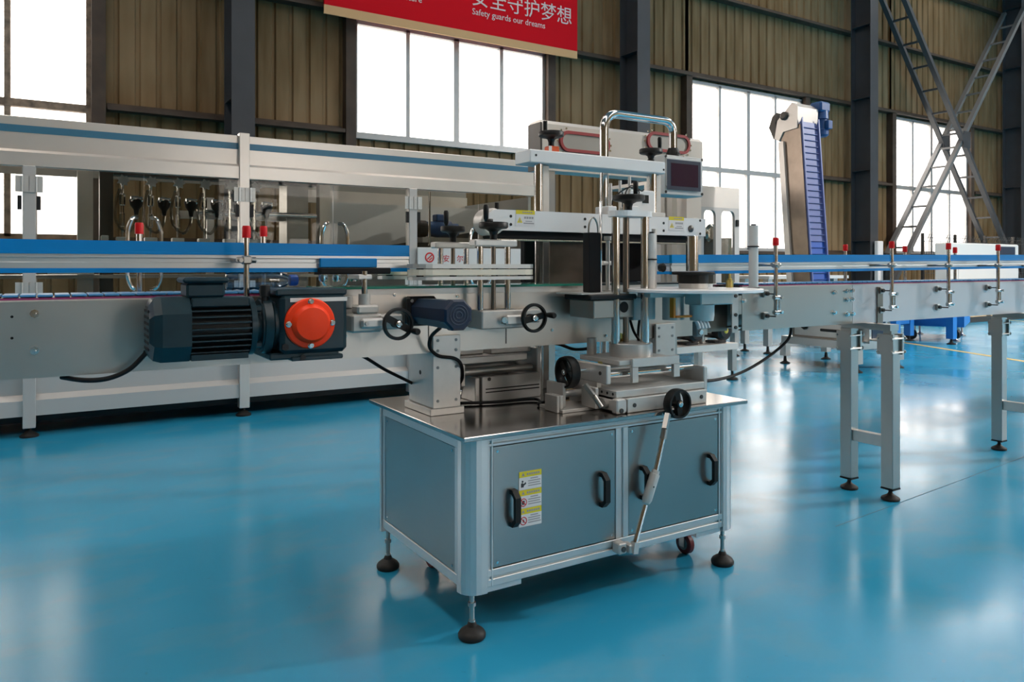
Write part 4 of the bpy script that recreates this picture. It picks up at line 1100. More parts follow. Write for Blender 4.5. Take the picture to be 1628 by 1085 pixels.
part('grease_nipple', MB().cyl((1.70, 2.11, .745), (1.70, 2.11, .765), .009, 8), BRASS, cs)
part('flange_disc', MB().lathe((1.808, 2.105, .7775), (1.808, 2.105, .826), [(0, .079), (.046, .079), (.0485, .076)], 36), SATIN, cs, 'round post flange')
part('spare_stud', MB().cyl((1.715, 2.215, .7775), (1.715, 2.215, .838), .018, 16), SATIN, cs)
handwheel(cs, (1.553, 2.105, .738), (-1, 0, 0), .056, .034, 40, False)
part('spindle', MB().cyl((1.535, 2.105, .738), (1.645, 2.105, .738), .008, 12), CHROME, cs)
handwheel(cs, (1.874, 1.905, .630), (0, -1, 0), .052, .034, 10, False)
part('spindle', MB().cyl((1.874, 1.91, .630), (1.874, 1.95, .630), .008, 12), CHROME, cs)
# universal-jointed linkage at the left
lk = part('jointed_link', MB().bar(atY(930, 612, 2.02), atY(944, 630, 1.99), .014, .014).cyl(atY(944, 630, 1.99), atY(956, 648, 1.97), .009, 12), STEEL, cs)
part('link_block', MB().box(1.612, 1.945, .6085, 1.652, 1.975, .658, .004), SATIN, cs)
part('link_pin', bolt(MB(), (1.630, 1.945, .620), (0, -1, 0), .008, .004, 10), DARKP, cs)
part('bed_plate', MB().box(1.500, 2.060, T0, 1.685, 2.200, .618, .001), SATIN, cs)
part('stop_block', MB().box(1.488, 2.075, T0, 1.499, 2.150, .665, .002).box(1.500, 2.075, .6185, 1.515, 2.150, .665, .002), SATIN, cs)
part('rod_bracket', MB().box(1.530, 2.10, .6185, 1.543, 2.20, .700, .002), SATIN, cs); part('rod_bracket', MB().box(1.608, 2.02, .6185, 1.622, 2.10, .690, .002), SATIN, cs)
part('short_rod', MB().cyl((1.543, 2.15, .655), (1.655, 2.15, .655), .012, 14), SATIN, cs)
part('cheek_knob', bolt(MB(), (2.090, 2.02, .70), (1, 0, 0), .008, .018, 10), CHROME, cs)
for ch in cs.children:
    if ch.name.split('.')[0] not in ('flange_disc', 'spare_stud', 'jointed_link', 'link_block', 'link_pin'): ch.location.x -= .028
# telescopic cardan shaft in front of the doors
sh_ = thing('cardan_shaft', 'slanting telescopic steel shaft from the handwheel down to the cabinet sill', 'shaft', (1.75, 1.89, .15))
A, B, C_, D = atY(1062, 664, 1.885), atY(1043, 748, 1.885), atY(1026, 803, 1.885), atY(1010, 862, 1.885)
part('upper_joint', MB().bar(atY(1062, 658, 1.895), atY(1057, 682, 1.885), .016, .016).cyl(atY(1057, 682, 1.885), atY(1054, 698, 1.885), .011, 12), STEEL, sh_)
part('upper_rod', MB().cyl(atY(1054, 697, 1.885), B, .0085, 14), CHROME, sh_)
part('sleeve', MB().lathe(B, C_, [(0, .013), (.012, .013), (.013, .0165), (.10, .0165), (.112, .012)], 16), SATIN, sh_, 'thick matt sleeve')
q = B.lerp(C_, .45); part('sleeve_hole', MB().cyl(q+Vector((-.004, -.0165, 0)), q+Vector((-.004, -.0172, 0)), .003, 8), BLACK, sh_)
part('lower_rod', MB().cyl(C_, D, .0085, 14), CHROME, sh_)
part('lower_joint', MB().bar(D, atY(1008, 880, 1.885), .020, .020), SATIN, sh_)
q = atY(1000, 872, 1.90)
part('sill_clamp', MB().box(q.x-.045, 1.895, q.z-.014, q.x-.012, 1.9335, q.z+.022, .004).box(q.x-.008, 1.885, q.z-.014, q.x+.012, 1.925, q.z+.016, .004), SATIN, sh_)
part('clamp_screw', bolt(MB(), (q.x-.028, 1.895, q.z+.003), (0, -1, 0), .009, .004, 10), DARKP, sh_)
# rear slide
rs = thing('rear_slide', 'rear aluminium slide table on the tabletop, under the labelling conveyor', 'slide table', (1.45, 2.48, .6075))
part('base_block', MB().box(1.345, 2.385, T0, 1.60, 2.405, .700, .002), SATIN, rs)
for z in (.640, .652): part('slot', MB().box(1.36, 2.384, z, 1.595, 2.3851, z+.004), BLACK, rs)
part('base_block', MB().box(1.345, 2.62, T0, 1.60, 2.64, .690, .002), SATIN, rs)
part('block_screw', bolt(MB(), (1.375, 2.385, .690), (0, -1, 0), .007, .002, 10), DARKP, rs)
part('end_plate', MB().box(1.325, 2.40, T0, 1.344, 2.64, .695, .002), SATIN, rs)
for y in (2.45, 2.58): part('slide_rod', MB().cyl((1.20, y, .712), (1.60, y, .712), .014, 16), SATIN, rs)
part('rod_bracket', MB().box(1.205, 2.425, .665, 1.222, 2.62, .745, .002), SATIN, rs); part('rod_bracket', MB().box(1.28, 2.425, .665, 1.297, 2.62, .745, .002), SATIN, rs)
part('carriage_plate', MB().box(1.165, 2.415, .7455, 1.56, 2.64, .772, .003), SATIN, rs)
part('raised_plate', MB().box(1.42, 2.45, .7725, 1.60, 2.64, .80, .003), SATIN, rs)
part('right_cheek', MB().box(1.601, 2.41, T0, 1.62, 2.64, .79, .003), SATIN, rs)
part('cheek_knob', bolt(MB(), (1.6205, 2.45, .775), (1, 0, 0), .010, .018, 10), BLACK, rs)
part('post_socket', MB().box(1.25, 2.47, .7725, 1.40, 2.60, .80, .003), SATIN, rs)
part('strut', MB().cyl((1.25, 2.43, .612), (1.22, 2.43, .664), .008, 10), CHROME, rs); part('strut', MB().cyl((1.27, 2.43, .612), (1.285, 2.43, .664), .008, 10), CHROME, rs)
single('table_cable', MB().tube(smooth_path([(1.215, 2.40, .614), atZ(780, 640, .614), atZ(850, 635, .614), (1.478, 2.205, .614), (1.50, 2.235, .614), (1.64, 2.26, .614)]), .0055), CABLE, 'black cable lying across the tabletop between the column and the front slide', 'cable')

# ================================================================== LABEL HEAD on the round flange
lh = thing('label_head', 'label dispensing head with large clear disc and black roll core on chrome posts', 'machine unit', (1.81, 2.10, .8265))
for x, y in ((1.738, 2.105), (1.838, 2.062)): part('chrome_post', MB().cyl((x, y, .8265), (x, y, 1.281), .0155, 20), CHROME, lh)
part('lead_screw', MB().cyl((1.795, 2.115, .8265), (1.795, 2.115, 1.33), .0115, 18), BROWNSTEEL, lh)
tpz = rounded(1.712, 2.045, 1.882, 2.145, .045, 6)
part('top_plate', MB().pz(tpz, 1.2815, 1.302), WHITE, lh, 'white round-ended top plate')
vhandwheel(lh, (1.795, 2.10, 1.318), .058, 20, True)
hbx = MB().box(1.635, 2.100, .918, 1.822, 2.245, .983, .003)
bx_ = part('drive_box', hbx, STEEL, lh, 'steel drive box')
q = atY(992, 488.5, 2.0995); part('round_hole', MB().cyl((q.x, 2.1005, q.z), (q.x, 2.0985, q.z), .020, 24), BLACK, bx_)
part('drive_cover', MB().box(1.612, 2.088, .9835, 1.825, 2.248, 1.003, .004), BLACKM, lh)
part('table_plate', MB().pz(rounded(1.575, 2.105, 1.80, 2.258, .02, 4), 1.0035, 1.0085), SATIN, lh)
part('side_case', MB().box(1.823, 2.110, .905, 1.935, 2.245, .990, .003), MACHW, lh)
part('support_arm', MB().box(1.825, 2.02, .9905, 2.16, 2.090, 1.008, .003), SATIN, lh)
part('arm_block', MB().box(1.99, 1.935, .963, 2.16, 2.0195, 1.008, .004), SATIN, lh)
# sensor brush column, guide pins, rollers
q0 = atY(942, 458, 2.17)
bc = part('brush_column', MB().box(q0.x-.030, 2.15, 1.009, q0.x+.024, 2.19, 1.225, .003), FOAM, lh, 'black square brush column')
part('wire_loop', MB().tube(smooth_path([(q0.x-.022, 2.165, 1.226), (q0.x-.018, 2.165, 1.262), (q0.x-.002, 2.165, 1.280), (q0.x+.016, 2.165, 1.262), (q0.x+.022, 2.165, 1.226)]), .0035, 8), STEEL, bc)
part('guard_rod', MB().cyl((q0.x+.030, 2.16, 1.009), (q0.x+.030, 2.16, 1.34), .0045, 10), CHROME, lh)
part('guide_pin', MB().lathe((1.775, 2.195, 1.009), (1.775, 2.195, 1.215), [(0, .018), (.006, .018), (.007, .008), (.19, .008), (.191, .015), (.206, .015)], 16), SATIN, lh)
part('pin_collar', MB().cyl((1.750, 2.195, 1.115), (1.795, 2.195, 1.115), .008, 12), SATIN, lh)
def roller(x, y, z0, z1, r, rings):
    t = part('guide_roller', MB().cyl((x, y, z0), (x, y, z1), r, 22), MACHW, lh, 'white guide roller')
    for z in rings: part('ring', MB().ring((x, y, z), (0, 0, 1), r+.006, .008, .005, 24), BLACK, t)
    part('pin', MB().cyl((x, y, z1), (x, y, z1+.006), r*.55, 16), BLACKM, t)
q = atY(1036, 460, 2.05)
roller(q.x, 2.05, 1.023, 1.222, .0145, (1.128,))
part('roller_post', MB().cyl((q.x+.035, 2.075, 1.024), (q.x+.035, 2.075, 1.240), .0095, 14), SATIN, lh)
part('lock_knob', MB().lathe((q.x+.045, 2.06, 1.098), (q.x+.045, 2.035, 1.098), [(0, .006), (.008, .015), (.022, .016), (.025, .010)], 10), BLACK, lh)
DC = Vector((2.012, 1.995, 1.010)); DR = .246
part('roll_disc', MB().lathe(DC, DC+Vector((0, 0, .012)), [(0, DR-.002), (.002, DR), (.010, DR), (.012, DR-.002)], 72), mat('frosted_acrylic', (.86, .86, .86), .25, 0, .02, 12), lh, 'large pale acrylic roll disc')
k = part('roll_core', MB().lathe(DC+Vector((0, 0, .0125)), DC+Vector((0, 0, .075)), [(0, .052), (.018, .052), (.019, .050), (.0191, .050), (.062, .050)], 36), SATIN, lh, 'metal roll core')
part('core_sleeve', MB().lathe(DC+Vector((0, 0, .031)), DC+Vector((0, 0, .062)), [(0, .0545), (.031, .0545)], 36), BLACK, k, 'black sleeve')
part('core_flange', MB().lathe(DC+Vector((0, 0, .0625)), DC+Vector((0, 0, .074)), [(0, .076), (.008, .077), (.0115, .074)], 40), BLACK, k, 'black core flange')
part('roll_shaft', MB().lathe(DC+Vector((-.005, 0, .0755)), DC+Vector((-.005, 0, .205)), [(0, .0225), (.127, .0225), (.1295, .020)], 28), CHROME, lh, 'chrome roll shaft')
part('tension_rod', MB().cyl(DC+Vector((.030, .012, .0755)), DC+Vector((.030, .012, .195)), .004, 8), SATIN, lh)
q = atY(1160, 452, 2.02)
part('brass_fitting', MB().lathe((q.x, 2.02, 1.0225), (q.x, 2.02, 1.075), [(0, .014), (.026, .014), (.027, .010), (.034, .010), (.035, .005), (.052, .005)], 14), BRASS, lh, 'small brass fitting')
part('outrigger', MB().box(2.16, 2.055, .995, 2.44, 2.085, 1.003, .002), SATIN, lh)
q = atY(1198, 455, 2.07)
roller(q.x, 2.07, 1.011, 1.268, .0185, (1.016, 1.183))
part('roller_foot', MB().cyl((q.x, 2.07, 1.0032), (q.x, 2.07, 1.0108), .020, 16), BLACK, lh)
# brake drum, orange bracket, connectors under the disc
part('brake_drum', MB().lathe((2.035, 1.975, .905), (2.035, 1.975, .9628), [(0, .042), (.02, .045), (.0578, .045)], 26), MACHW, lh)
part('brake_drum', MB().lathe((1.975, 2.06, .905), (1.975, 2.06, .990), [(0, .040), (.085, .040)], 26), SATIN, lh)
oa, ob = atY(1053, 505, 2.02), atY(1086, 481, 2.02)
part('orange_bracket', MB().box(oa.x+.012, 1.975, oa.z, oa.x+.022, 1.995, .990).box(oa.x+.0221, 1.972, oa.z, oa.x+.10, 1.995, oa.z+.007), ORANGE, lh, 'orange bracket')
for i in range(4):
    q = atY(1104+5*i, 494, 1.96)
    part('connector_plug', MB().lathe((q.x, 1.95, .905), (q.x+.006, 1.94, .878), [(0, .006), (.01, .008), (.028, .006)], 10), PAPER, lh)
part('air_valve', MB().box(2.02, 1.985, .845, 2.05, 2.01, .8999, .003), GREYP, lh); part('valve_screw', MB().cyl((2.035, 1.985, .862), (2.035, 1.975, .862), .009, 10), CHROME, lh)
part('valve_hose', MB().tube(smooth_path([(1.90, 2.16, .905), (1.885, 2.15, .87), (1.875, 2.14, .8272)]), .005), CABLE, lh); part('valve_hose', MB().tube(smooth_path([(1.86, 2.17, .905), (1.862, 2.15, .86), (1.868, 2.125, .8272)]), .005), CABLE, lh)
part('valve_cluster', MB().box(1.762, 2.13, .8272, 1.80, 2.165, .855, .004).cyl((1.77, 2.12, .84), (1.77, 2.12, .86), .008, 10), BRASS, lh)
single('conveyor_loop_cable', MB().tube(smooth_path([(1.62, 2.36, .8138), atY(890, 548, 2.32), atY(915, 556, 2.31), atY(940, 552, 2.32), (1.80, 2.36, .8138)]), .006), CABLE, 'short black cable loop hanging under the middle conveyor section', 'cable')
single('left_floor_cable', MB().tube(smooth_path([(.83, 2.33, .8138), atY(575, 566, 2.33), atY(612, 588, 2.36), atY(652, 608, 2.42), (1.15, 2.50, .66), (1.17, 2.52, .6145)]), .0055), CABLE, 'black cable running down behind the left column to the tabletop', 'cable')
single('right_hanging_cable', MB().tube(smooth_path([(2.95, 2.30, .8285), atY(1252, 541, 2.30), atY(1215, 572, 2.30), atY(1170, 596, 2.30), atY(1120, 606, 2.28), (2.20, 2.28, .66), (2.12, 2.25, .6145)]), .0065), CABLE, 'long black cable drooping from the outfeed conveyor to the tabletop', 'cable')

# ================================================================== grey hopper with oval ports behind the labeller
hp = thing('port_hopper', 'pale grey box hopper with oval red-sealed ports behind the labeller', 'hopper', (2.7, 3.3, 0))
HY = 3.20
a = atY(862, 275, HY); b = atY(1117, 222, HY)
hx0, hx1, hz0, hz1 = a.x, b.x, 1.60, 1.862
hb = part('hopper_box', MB().px([(HY, hz0), (HY+.12, hz0), (HY+.12, hz1-.005), (HY+.03, hz1), (HY, hz1-.022)], hx0, hx1), FASCIA, hp)
part('end_plate', MB().box(hx0-.012, HY+.0, hz0, hx0-.0005, HY+.115, hz1-.018), DARKP, hp, 'dark end plate')
for px_ in (929, 1062):
    q = atY(px_, 228, HY); w, h_ = .165, .055
    ov = rounded(q.x-w, q.z-h_, q.x+w, q.z+h_, h_*.98, 8)
    inn = rounded(q.x-w+.016, q.z-h_+.016, q.x+w-.016, q.z+h_-.016, (h_-.016)*.98, 8)
    m = MB(); n = len(ov)
    V = [[m.bm.verts.new((p[0], y, p[1])) for p in o] for o, y in ((ov, HY-.001), (ov, HY-.014), (inn, HY-.014), (inn, HY-.001))]
    for A_, B_ in ((0, 1), (1, 2), (2, 3), (3, 0)):
        for k in range(n): m.bm.faces.new((V[A_][k], V[A_][(k+1) % n], V[B_][(k+1) % n], V[B_][k]))
    s = part('port_seal', m, SILI, hp, 'red oval seal')
    part('port_glass', MB().py(inn, HY-.006, HY-.002), INNER, s)
    for k in range(0, n, 3): part('seal_bolt', MB().cyl((q.x+(ov[k][0]-q.x)*1.08, HY, q.z+(ov[k][1]-q.z)*1.22), (q.x+(ov[k][0]-q.x)*1.08, HY-.004, q.z+(ov[k][1]-q.z)*1.22), .006, 8), CHROME, hp)
part('side_duct', MB().box(hx1-.12, HY+.01, 1.10, hx1-.001, HY+.11, hz0-.0005), FASCIA, hp)
for x in (atY(862, 300, HY+.1).x, atY(1055, 300, HY+.1).x):
    for y in (HY+.03, HY+.09):
        part('leg', MB().box(x-.02, y-.02, .0, x+.02, y+.02, hz0-.0005), STEEL, hp)
part('leg_brace', MB().box(atY(862, 300, HY+.1).x+.021, HY+.07, .35, atY(1055, 300, HY+.1).x-.021, HY+.11, .39), STEEL, hp)

# ================================================================== BACKGROUND MACHINES
# bucket elevator
el = thing('belt_elevator', 'tall inclined elevator with blue slatted belt and steel sides, behind the right conveyor', 'elevator', (7.55, 5.2, 0))
EX0, EX1 = 7.25, 7.56
def ey(z): return 5.40+(z-1.1)*.075          # the lift leans back a little
def lean(poly, x0, x1): return MB().px([(ey(z)+y, z) for y, z in poly], x0, x1)
part('side_plate', lean([(.0, .5), (.27, .5), (.27, 2.66), (.0, 2.72)], EX0-.012, EX0), BROWNSTEEL, el); part('side_plate', lean([(.0, .5), (.27, .5), (.27, 2.66), (.0, 2.72)], EX1, EX1+.012), STEEL, el)
part('back_plate', lean([(.25, .5), (.27, .5), (.27, 2.6), (.25, 2.6)], EX0, EX1), STEEL, el)
part('edge_strip', lean([(.22, .5), (.29, .5), (.29, 2.55), (.22, 2.55)], EX0-.045, EX0-.013), FASCIA, el)
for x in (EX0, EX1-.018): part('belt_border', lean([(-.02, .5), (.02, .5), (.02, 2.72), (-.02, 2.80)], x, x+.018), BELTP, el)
src = None
for i in range(30):
    z = .60+.072*i
    m = MB().px([(ey(z)+.012, z), (ey(z+.068)+.012, z+.068), (ey(z+.068)+.05, z+.068), (ey(z)+.05, z)], EX0+.019, EX1-.019)
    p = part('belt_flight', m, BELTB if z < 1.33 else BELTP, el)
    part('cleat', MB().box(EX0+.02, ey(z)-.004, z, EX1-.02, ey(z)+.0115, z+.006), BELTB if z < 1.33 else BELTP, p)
hd = MB().px([(5.55, 2.68), (5.54, 2.92), (5.62, 2.98), (5.82, 2.80), (5.86, 2.60), (5.80, 2.56), (5.74, 2.66)], EX0-.03, EX1+.02)
part('head_guard', hd, FASCIA, el, 'bright head guard')
part('discharge_chute', MB().px([(5.81, 2.60), (5.88, 2.60), (5.95, 2.74), (5.90, 2.86), (5.84, 2.90), (5.86, 2.78)], EX0-.02, EX1), DARKP, el)
part('head_bearing', MB().lathe((EX0-.06, 5.72, 2.84), (EX0-.031, 5.72, 2.84), [(0, .03), (.01, .05), (.029, .05)], 14), DARKP, el)
em = part('drive_motor', MB().lathe((EX1+.13, 5.58, 2.62), (EX1+.13, 5.58, 2.92), [(0, .06), (.02, .085), (.08, .085), (.085, .07), (.2, .07), (.205, .085), (.3, .08)], 16), BLUEM, el, 'blue drive motor')
part('gear_case', MB().box(EX1+.021, 5.50, 2.90, EX1+.20, 5.66, 3.02, .02), BLUEM, em); part('terminal_box', MB().box(EX1+.10, 5.46, 2.70, EX1+.18, 5.509, 2.80, .006), BLUEM, em)
bx = part('base_hopper', MB().box(7.2, 4.86, .32, 7.9, 5.60, .499), BROWNSTEEL, el)
part('hopper_panel', MB().box(7.19, 4.90, .34, 7.199, 5.56, .48), STEELH, bx)
part('base_knob', MB().lathe((7.19, 5.42, .44), (7.14, 5.42, .44), [(0, .035), (.02, .035), (.021, .018), (.05, .02)], 12), BLACK, bx)
part('base_handle', MB().box(7.17, 4.98, .40, 7.189, 5.22, .43, .006), BLACK, bx)
part('feed_box', MB().box(7.3, 4.72, .30, 7.62, 4.855, .56).box(7.32, 4.60, .33, 7.6, 4.72, .345), STEEL, bx)
part('feed_opening', MB().box(7.34, 4.716, .35, 7.58, 4.7199, .53), NAVY, bx)
for y in (4.80, 5.66):
    part('frame_beam', MB().box(7.14, y-.04, .235, 7.96, y+.04, .318), STEEL, el)
for x in (7.18, 7.92):
    part('frame_beam', MB().box(x-.04, 4.841, .236, x+.04, 5.619, .317), STEEL, el)
    for y, s in ((4.80, -1), (5.66, 1)):
        l = part('frame_leg', MB().box(x-.04, y+s*.02-.04, .09, x+.04, y+s*.02+.04, .2345), STEEL, el)
        part('levelling_foot', MB().lathe((x, y+s*.02, 0), (x, y+s*.02, .09), [(0, .055), (.01, .055), (.03, .02), (.09, .012)], 14), RUBBER, l)
# small motor table
mt = thing('motor_table', 'low steel table carrying two small black motors behind the label disc', 'table', (5.3, 5.25, 0))
part('table_top', MB().box(4.55, 5.09, .30, 5.74, 5.62, .36), FASCIA, mt)
for x, y in ((5.70, 5.13), (5.70, 5.58), (4.6, 5.13), (4.6, 5.58)):
    part('leg', MB().box(x-.03, y-.03, .09, x+.03, y+.03, .2995), STEEL, mt)
    part('levelling_foot', MB().lathe((x, y, 0), (x, y, .09), [(0, .055), (.01, .055), (.03, .022), (.035, .012), (.09, .012)], 14), RUBBER, mt)
part('upper_frame', MB().box(4.8, 5.40, .56, 5.9, 5.62, .80).box(4.85, 5.45, .36, 4.93, 5.53, .56).box(5.62, 5.45, .36, 5.70, 5.53, .56), STEEL, mt)
part('stirrer_plate', MB().cyl((5.41, 5.25, .68), (5.41, 5.25, .695), .11, 20).cyl((5.41, 5.25, .62), (5.41, 5.25, .68), .06, 16).cyl((5.41, 5.25, .3605), (5.41, 5.25, .62), .03, 12), STEEL, mt)
def minimotor(px_, py_, label):
    c = atY(px_, py_, 5.12); t = thing('black_motor', label, 'motor', (c.x, 5.2, .3605))
    x, z = c.x, .485
    part('motor_body', MB().lathe((x, 5.10, z), (x, 5.36, z), [(0, .07), (.02, .095), (.07, .098), (.072, .085), (.24, .085), (.26, .06)], 18), BLACKM, t)
    part('fan_hub', MB().lathe((x, 5.099, z), (x, 5.093, z), [(0, .03), (.006, .02)], 12), YELHUB, t, 'yellow hub')
    part('nameplate', MB().box(x-.0875, 5.21, z-.03, x-.084, 5.30, z+.03), SATIN, t)
    part('terminal_box', MB().box(x-.075, 5.16, z+.080, x+.065, 5.32, z+.155, .01), BLACKM, t)
    part('motor_foot', MB().box(x-.08, 5.17, .361, x+.08, 5.30, .385, .004), BLACKM, t)
    part('gearhead', MB().box(x-.055, 5.361, .44, x+.055, 5.395, .54, .01), SATIN, t)
minimotor(1107, 562, 'left of two small black motors with yellow hub on the low table'); minimotor(1152, 559, 'right of two small black motors with yellow hub on the low table')
# capping machine with arched windows
cp = thing('capping_machine', 'grey machine cabin with two arched windows right of the touch screen', 'machine', (6.6, 6.8, 0))
KY = 6.42; kx0, kx1 = 5.75, 7.26
part('header_panel', MB().box(kx0, KY, 1.82, kx1, KY+.04, 2.07), FASCIA, cp)
part('roof', MB().box(kx0, KY+.041, 2.03, kx1, 7.2, 2.07), FASCIA, cp)
for xa, xb in ((6.85, 6.947), (7.178, 7.26), (6.45, 6.65), (5.75, 5.85)): part('mullion', MB().box(xa, KY, .90, xb, KY+.04, 1.8195), FRAMEW, cp)
for xa, xb in ((5.85, 6.45), (6.65, 6.85), (6.947, 7.178)):
    for s, x in ((1, xa), (-1, xb)):
        pts = [(x, 1.8195), (x+s*.06, 1.8195)]
        for i in range(6): a = i/5*PI/2; pts.append((x+s*(.06-.06*math.sin(a)), 1.785-.07*(1-math.cos(a))))
        part('arch_corner', MB().py(pts, KY, KY+.04), FRAMEW, cp)
    part('arch_head', MB().box(xa+.06, KY, 1.785, xb-.06, KY+.04, 1.8195), FRAMEW, cp)
    part('window_pane', MB().box(xa, KY+.045, .90, xb, KY+.05, 1.80), ACRYL, cp)
part('latch', MB().box(7.20, KY-.02, 1.60, 7.24, KY-.001, 1.68), BLACK, cp)
part('lower_cabin', MB().box(kx0, KY, .42, kx1, 7.2, .8995), FASCIA, cp)
for x in (kx0+.04, kx1-.04):
    for y in (KY+.04, 7.16):
        if y > 7: part('post', MB().box(x-.04, y-.04, .90, x+.04, y+.04, 2.029), FRAMEW, cp)
        l = part('leg', MB().box(x-.04, y-.04, .10, x+.04, y+.04, .4195), STEEL, cp)
        part('levelling_foot', MB().lathe((x, y, 0), (x, y, .10), [(0, .06), (.012, .06), (.03, .02), (.10, .014)], 14), RUBBER, l)
hd = part('capping_head', MB().box(6.72, 6.70, 1.36, 7.04, 6.95, 1.54, .02).cyl((6.86, 6.8, .90), (6.86, 6.8, 1.36), .06, 14).cyl((7.06, 6.72, .90), (7.06, 6.72, 1.42), .09, 18), GREYP, cp)
part('head_wheel', MB().lathe((7.02, 6.68, 1.52), (7.02, 6.62, 1.52), [(0, .10), (.03, .12), (.06, .09)], 18), CHROME, hd)
part('control_box', MB().box(7.12, 6.52, .90, 7.24, 6.62, 1.46), mat('olive_box', (.33, .32, .24), .5), cp)
# conveyor stand in the background
st = thing('background_stand', 'pair of steel legs with cross rail standing on the floor behind the conveyor', 'stand', (7.75, 6.6, 0))
for y in (6.41, 6.78):
    l = part('leg', MB().box(7.73, y-.04, .10, 7.81, y+.04, .95), STEEL, st)
    part('levelling_foot', MB().lathe((7.77, y, 0), (7.77, y, .10), [(0, .055), (.012, .055), (.03, .02), (.10, .014)], 14), RUBBER, l)
part('cross_rail', MB().box(7.745, 6.4505, .36, 7.795, 6.7395, .42), STEEL, st)
part('stand_top', MB().box(7.6, 6.25, .9505, 9.2, 6.95, .99), MACHW, st)
for y in (6.41, 6.78): part('leg', MB().box(9.05, y-.04, .0, 9.13, y+.04, .95), STEEL, st)
# blue bench and blue cabinet
bn = thing('blue_bench', 'low blue steel bench frame on the floor at right', 'bench', (10.2, 6.2, 0))
part('bench_top', MB().box(9.5, 5.76, .70, 11.02, 6.5, .76), CARTB, bn)
for x in (9.56, 10.94):
    for y in (5.82, 6.44):
        l = part('leg', MB().box(x-.05, y-.05, .08, x+.05, y+.05, .6995), CARTB, bn)
        part('levelling_foot', MB().lathe((x, y, 0), (x, y, .08), [(0, .06), (.012, .06), (.03, .02), (.08, .015)], 14), RUBBER, l)
part('lower_rail', MB().box(9.611, 6.40, .26, 10.889, 6.46, .33), CARTB, bn)
bc = thing('blue_cabinet', 'blue sheet metal cabinet on casters and feet below the right conveyor', 'cabinet', (11.8, 6.4, 0))
q0, q1, q2 = (11.05, 6.40), (11.35, 5.78), (12.55, 6.55)
foot = [(11.02, 6.62), (11.36, 5.86), (12.62, 6.42), (12.28, 7.18)]
part('cabinet_body', MB().pz(foot, .22, .86), CARTB, bc)
d = part('door_panel', MB().pz([(11.03, 6.56), (11.345, 5.86), (11.339, 5.857), (11.024, 6.557)], .26, .82), CARTB, bc)
part('rating_plate', MB().pz([(11.05, 6.49), (11.09, 6.40), (11.082, 6.397), (11.042, 6.487)], .45, .52), GREYP, d)
for x, y in ((11.18, 6.55), (11.75, 6.20)):
    part('caster', MB().box(x-.03, y-.06, .15, x+.03, y+.06, .219), STEEL, bc)
    part('caster_wheel', MB().lathe((x-.03, y, .085), (x+.03, y, .085), [(0, .08), (.01, .085), (.05, .085), (.06, .08)], 18), RUBBER, bc)
for x, y in ((11.40, 6.0), (12.45, 6.46), (11.25, 6.80), (12.2, 7.0)):
    part('levelling_foot', MB().lathe((x, y, 0), (x, y, .2195), [(0, .06), (.012, .06), (.03, .025), (.05, .014), (.2195, .014)], 14), STEEL, bc)
# white machine box and pallet of wrapped rolls
wm = thing('white_machine', 'white sheet metal machine box with dark display near the back wall at right', 'machine', (19.0, 9.6, 0))
a = atY(1508, 390, 9.3); b = atY(1620, 388, 9.3)
part('machine_body', MB().box(a.x, 9.3, .12, b.x, 9.62, 1.66, .03), MACHW, wm); part('plinth', MB().box(a.x+.1, 9.4, 0, b.x-.1, 9.55, .1195), DARKP, wm)
q0, q1 = atY(1589, 403, 9.3), atY(1613, 393, 9.3)
part('display', MB().box(q0.x, 9.285, q0.z-.1, q1.x, 9.2995, q1.z), SCRBEZ, wm, 'dark display')
part('access_door', MB().box(a.x+.4, 9.288, .3, a.x+1.6, 9.2995, 1.3, .005), MACHW, wm)
pl = thing('wrapped_pallet', 'wooden pallet of pale wrapped sheets on the floor at far right', 'pallet', (17.0, 8.2, 0))
for i in range(7): part('deck_board', MB().box(14.6+i*.86, 7.9, .11, 15.3+i*.86, 8.8, .135), WOODP, pl)
for y in (7.95, 8.35, 8.7): part('stringer', MB().box(14.6, y-.05, .0, 20.46, y+.05, .1095), DARKP, pl)
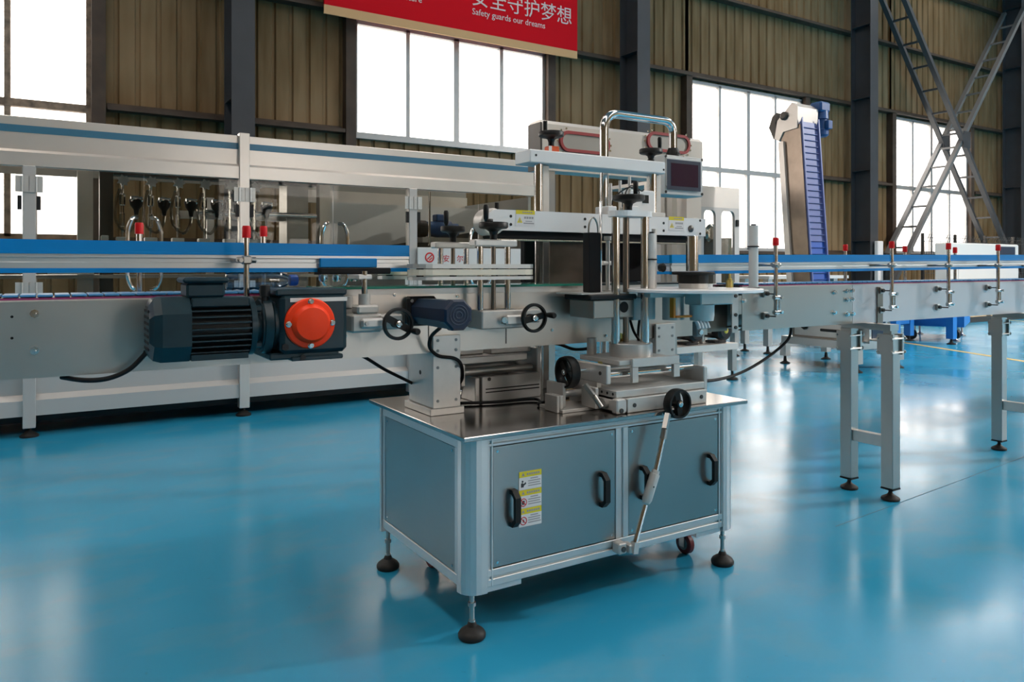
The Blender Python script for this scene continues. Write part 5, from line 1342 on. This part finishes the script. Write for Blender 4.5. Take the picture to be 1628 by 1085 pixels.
for i in range(7):
    for j in range(3): part('wrapped_bundle', MB().box(14.65+i*.84, 7.95+.01*j, .1355+.10*j, 15.42+i*.84, 8.75, .2305+.10*j, .02), MACHW if (i+j) % 3 else CREAM, pl)
# welded mesh fence in front of the far windows
fn = thing('mesh_fence', 'dark welded wire fence in front of the far right window', 'fence', (20, 10.6, 0))
for i in range(5):
    x = 18.6+1.5*i; part('fence_post', MB().box(x-.025, 10.57, 0, x+.025, 10.63, 1.95), DARKP, fn)
for i in range(4):
    w = MB(); xa = 18.63+1.5*i
    for k in range(14): x = xa+.05+k*.105; w.tube([(x, 10.6, .05), (x, 10.6, 1.75), (x, 10.52, 1.93)], .006, 4)
    for z in (.1, .5, .95, 1.4, 1.75, 1.85): w.cyl((xa, 10.594, z), (xa+1.44, 10.594, z), .006, 4)
    part('wire_panel', w, DARKP, fn, None, 'stuff')
# white pipe box and conduit on the third column
dt = thing('column_switch_box', 'white electrical trunking on the dark column at right', 'trunking', (17.9, 10.9, 0))
a = atY(1396, 386, 10.95)
part('trunking', MB().box(a.x, 10.95, 0, a.x+.22, 11.05, 1.74, .01), PAPER, dt); part('dark_box', MB().box(a.x+.23, 10.9, 0, a.x+.50, 11.05, 1.45, .01), BLACKM, dt)
# painted lines on the floor (setting)
for k, (p, q_) in enumerate((((1130, 497), (1680, 583)), ((1180, 480), (1640, 512)))):
    a, b = atZ(*p, 0), atZ(*q_, 0); d = (b-a).normalized(); n = Vector((-d.y, d.x, 0))*.05
    struct('trim_%d' % (20+k), MB().prism([0, 1, 2, 3], lambda i: ((a-n), (a+n), (b+n), (b-n))[i]+Vector((0, 0, .0005)), lambda i: ((a-n), (a+n), (b+n), (b-n))[i]+Vector((0, 0, .0015))), YLINE)
a, b = atZ(1430, 800, 0), atZ(1700, 700, 0); a = a+(a-b)*.25
d = (b-a).normalized(); n = Vector((-d.y, d.x, 0))*.002
struct('trim_22', MB().prism([0, 1, 2, 3], lambda i: ((a-n), (a+n), (b+n), (b-n))[i]+Vector((0, 0, .0003)), lambda i: ((a-n), (a+n), (b+n), (b-n))[i]+Vector((0, 0, .0008))), JOINT)
